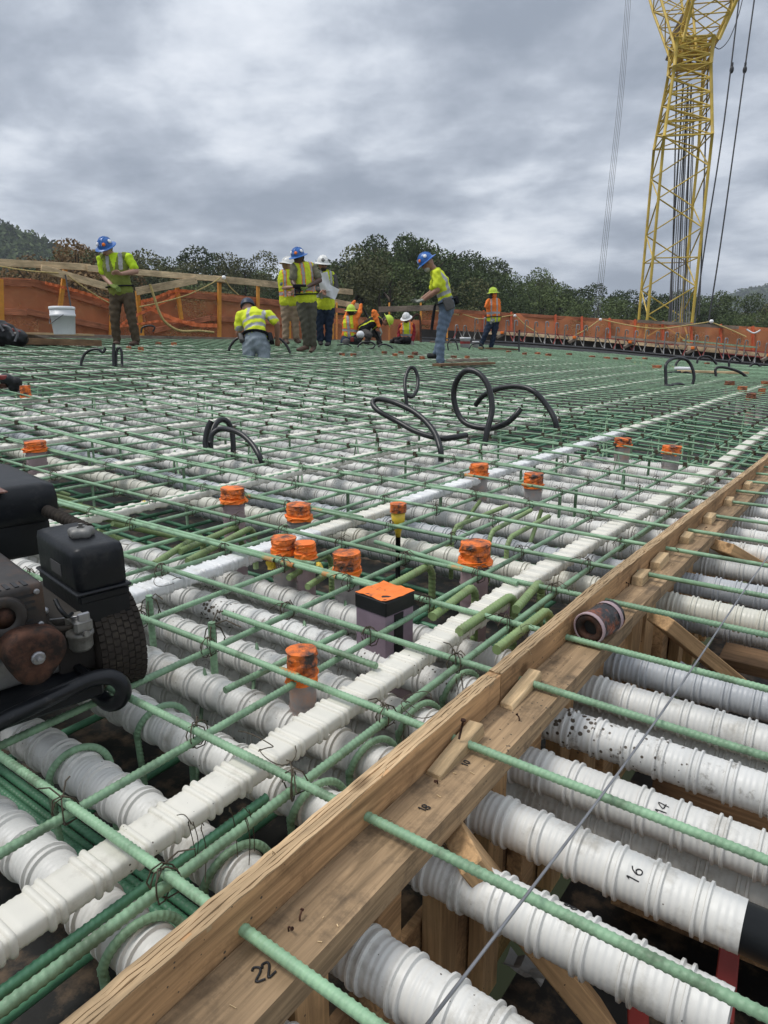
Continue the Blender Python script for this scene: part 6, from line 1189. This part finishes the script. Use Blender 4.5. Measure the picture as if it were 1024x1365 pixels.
person('man in white hard hat, red sleeves and orange vest sitting by the bulkhead', 0, (542, 459), dict(head=(541.5, 425.5, -.05), neck=(542, 432, 0), shL=(534.5, 435, 0), shR=(550, 434.5, 0), elL=(532, 446, .02), haL=(531, 454, -.1), elR=(551.5, 446, -.03), haR=(549.5, 455.5, -.15), tiR=(549, 459, -.17), chest=(542, 439, 0), pelvis=(542, 452, .05), hipL=(537, 454, .03), hipR=(546, 454, .03), knL=(527, 453, -.25), knR=(538, 453, -.38), anL=(522, 458, -.1), anR=(528, 458.5, -.3)),
    (-.35, -.75, -.45), dict(skin='brown', hat='hatwhite', shirt='red', sleeve='long', vest='orange', vestpaint=(lambda s, h, f, c: 1 if .22 < h < .36 else 2 if abs(s) < .075 and h > .3 else 3 if .075 < abs(s) < .1 else 0, ('orange', 'silver', 'yellow', 'silver')), legs='black', boots='bootblack', gloveR='glove', hair='hairdark'), depth=17.6, size=.97)
# 9 man in profile
_, j, O, D = person('man in blue jeans and yellow shirt in profile, looking down, with a tool belt', 0, (586, 484), dict(head=(567.5, 355.5, 0), neck=(575.5, 362.5, 0), shL=(579, 369.5, -.18), shR=(582, 367, .18), elL=(580, 391.5, -.24), haL=(563, 403, -.14), elR=(575, 392, .22), haR=(560, 402, .10), tiL=(555, 405, -.08), tiR=(553, 405, .05), chest=(586, 379, 0), pelvis=(594, 410, 0), hipL=(593, 416, -.07), hipR=(595, 416, .09), knL=(586, 448, -.10), knR=(588, 448, .10), anL=(586.5, 483, -.08), anR=(583, 471.5, .14), toL=(579, 487.5, -.08), toR=(571.5, 474.5, .14)),
    (-.72, -.12, -.62), dict(skin='tan', hat='hatblue', stick=blue_st, shirt='yellow', shirtpaint=(lambda s, h, f, c: 1 if .27 < h < .36 or (h > .36 and abs(abs(s)-.02-.0) < .0) or (.36 <= h < .92 and f < -.02 and .07 < abs(s) < .135) else 0, ('yellow', 'silver')), legs='jeans', boots='bootblack', beard='hairgrey', glove='glove', belt=True, pouches=((3.35, .15, 'pouch'), (-1.2, .10, 'black'))), depth=11.55, size=1.06, hatdir=(-.62, -.05, .78))
g = G()
for a, b, c in (((578, 408), (576, 425), (574, 441)), ((577, 410), (574.5, 424), (573, 440))):
    P3 = [np.array([(x-586)/(F/11.55), -.22, (484-y)/(F/11.55)*.98]) for x, y in (a, b, c)]; g.tube(spl(P3, 5), .018, 6)
O('harness_strap', g, K['black']); O('tie_reel', G().lathe([(.001, -.03), (.075, -.03), (.085, 0), (.075, .03), (.001, .03)], 20, c=j['pelvis']+[.02, -.22, .02], R=np.array([[1, 0, 0], [0, 0, 1], [0, 1, 0]])), K['pouch'])
# 10 worker in orange at the back right
person('worker in orange hooded top and dark jeans holding a hand to the face', 0, (648, 466), dict(head=(654.5, 393.5, -.02), neck=(655, 399.5, .02), shL=(648.5, 403.5, 0), shR=(661.5, 403, 0), elL=(645.5, 410.5, -.15), haL=(649, 400.5, -.20), elR=(663.5, 416, .02), haR=(656, 426, -.12), tiL=(650.5, 396.5, -.18), tiR=(652.5, 429.5, -.15), chest=(655, 409, 0), pelvis=(656.5, 427, 0), hipL=(652.5, 430.5, 0), hipR=(660, 430, .02), knL=(646, 446, -.06), knR=(658, 446, 0), anL=(641, 461, .02), anR=(654.5, 463.5, .02), toL=(640, 464, -.13), toR=(653, 466, -.12)),
    (-.72, -.45, -.1), dict(skin='tan', hat='hatlime', shirt='orange', sleeve='long', vest='orange', vestpaint=(lambda s, h, f, c: 1 if .25 < h < .36 or .06 < abs(s) < .10 else 2 if h < .13 else 0, ('orange', 'silver', 'yellow')), legs='darkjeans', boots='bootblack', gloveR='glove', gloveL='gloveblack', hood='orange', belt=True), depth=19.0, size=1.0)
# cut off saw and its hoses by the crouching crew
p, d = S(466, 462); d = 15.6; s_ = d/F; p = PD(463, 462, d); t = thing('cutoff_saw', p, 'black cut off saw with a pale round blade guard lying by the crouching crew', 'saw')
G().lathe([(.001, -.02), (.085, -.02), (.095, 0), (.085, .02), (.001, .02)], 24, c=p+Z_*.09-RT*.02, R=np.stack([RT, Z_, FW], 1)).obj('blade_guard', K['pouch'], t, tuple(p)); G().box(p+RT*.20+Z_*.12, (.26, .16, .16), R=frame(RT), bev=.03).obj('saw_motor', M['black'], t, tuple(p)); G().box(p+RT*.12+Z_*.16-FW*.08, (.08, .02, .10), R=frame(RT), bev=.008).obj('red_cover', M['red'], t, tuple(p))
G().tube(spl([p+RT*.30+Z_*.1, p+RT*.36+Z_*.24, p+RT*.20+Z_*.26, p+RT*.08+Z_*.16], 6), .018, 8).obj('saw_handle', M['black'], t, tuple(p))
tag(G().ell(PD(480.5, 446, 15.5), (.10, .08, .085)).obj('white_pail', M['white']), 'round white container between the kneeling worker and the doubled over worker', 'pail')
hose([(476, 463), (482, 457), (494, 456), (500, 460), (495, 464.5), (483, 465.5), (476, 463)], 2.2, (480, 464), 'flat black hose ring by the crouching crew', None)
hose([(505, 465), (506, 460.5), (513, 459), (521, 462), (526, 467.5)], 2.2, (520, 464), 'black hose arching down from the crouching crew')
hose([(471, 464), (463, 459), (449, 460)], 1.6, (455, 462), 'thin black hose leading to the cut off saw')
p0, p1 = PD(480, 404, 16.3), PD(509, 457, 16.0); tag(G().tube([p0, p1], .024, 7).obj('long_pole', M['black'], None, tuple(p0)), 'long dark pole held up by the kneeling worker in orange', 'pole')

# ------------------------------------------------------------------ resolve the rounded bodies and clothes into plain meshes
dg = bpy.context.evaluated_depsgraph_get(); dg.update()
new = [(o, bpy.data.meshes.new_from_object(o.evaluated_get(dg)), cb) for o, cb in PEND]
for o, me, cb in new:
    o.modifiers.clear(); me.name = o.name; o.data = me
    me.polygons.foreach_set('use_smooth', np.ones(len(me.polygons), bool))
    if o.name.split('.')[0] in ('trousers', 'shirt', 'safety_vest', 'hood', 'bag_body'):       # creases in the cloth
        n = len(me.vertices); q = np.empty(n*3, np.float32); me.vertices.foreach_get('co', q); q = q.reshape(n, 3); nn = np.empty(n*3, np.float32); me.vertices.foreach_get('normal', nn); nn = nn.reshape(n, 3); ph = rnd.uniform(0, 6)
        cse = np.sin(q[:, 2]*62+ph+5*np.sin(q[:, 0]*9+ph)+3*np.sin(q[:, 1]*13)) + .7*np.sin(q[:, 2]*35-q[:, 0]*48+ph*2) + .6*np.sin(q[:, 0]*70+q[:, 2]*18+q[:, 1]*40)
        cse = np.abs(cse) if o.name.startswith('safety') else cse; q = q + nn*(cse*(.0042 if o.name.startswith('trous') else .0038))[:, None].astype(np.float32); me.vertices.foreach_set('co', q.ravel()); me.update()
    if cb: cb(me, o)

# ------------------------------------------------------------------ air
hz = bpy.data.materials.new('haze_air'); hz.use_nodes = True; ht_ = hz.node_tree; ht_.nodes.clear()
pv = ht_.nodes.new('ShaderNodeVolumePrincipled'); pv.inputs['Color'].default_value = (.80, .86, .95, 1); pv.inputs['Density'].default_value = .00042; pv.inputs['Anisotropy'].default_value = .2
oo = ht_.nodes.new('ShaderNodeOutputMaterial'); ht_.links.new(pv.outputs[0], oo.inputs['Volume'])
tag(G().box((0, 0, (GZ-2+120)/2), (6100, 6100, 120-(GZ-2))).obj('haze', hz), 'faint haze in the air over the site and the hills', 'haze', kind='stuff')
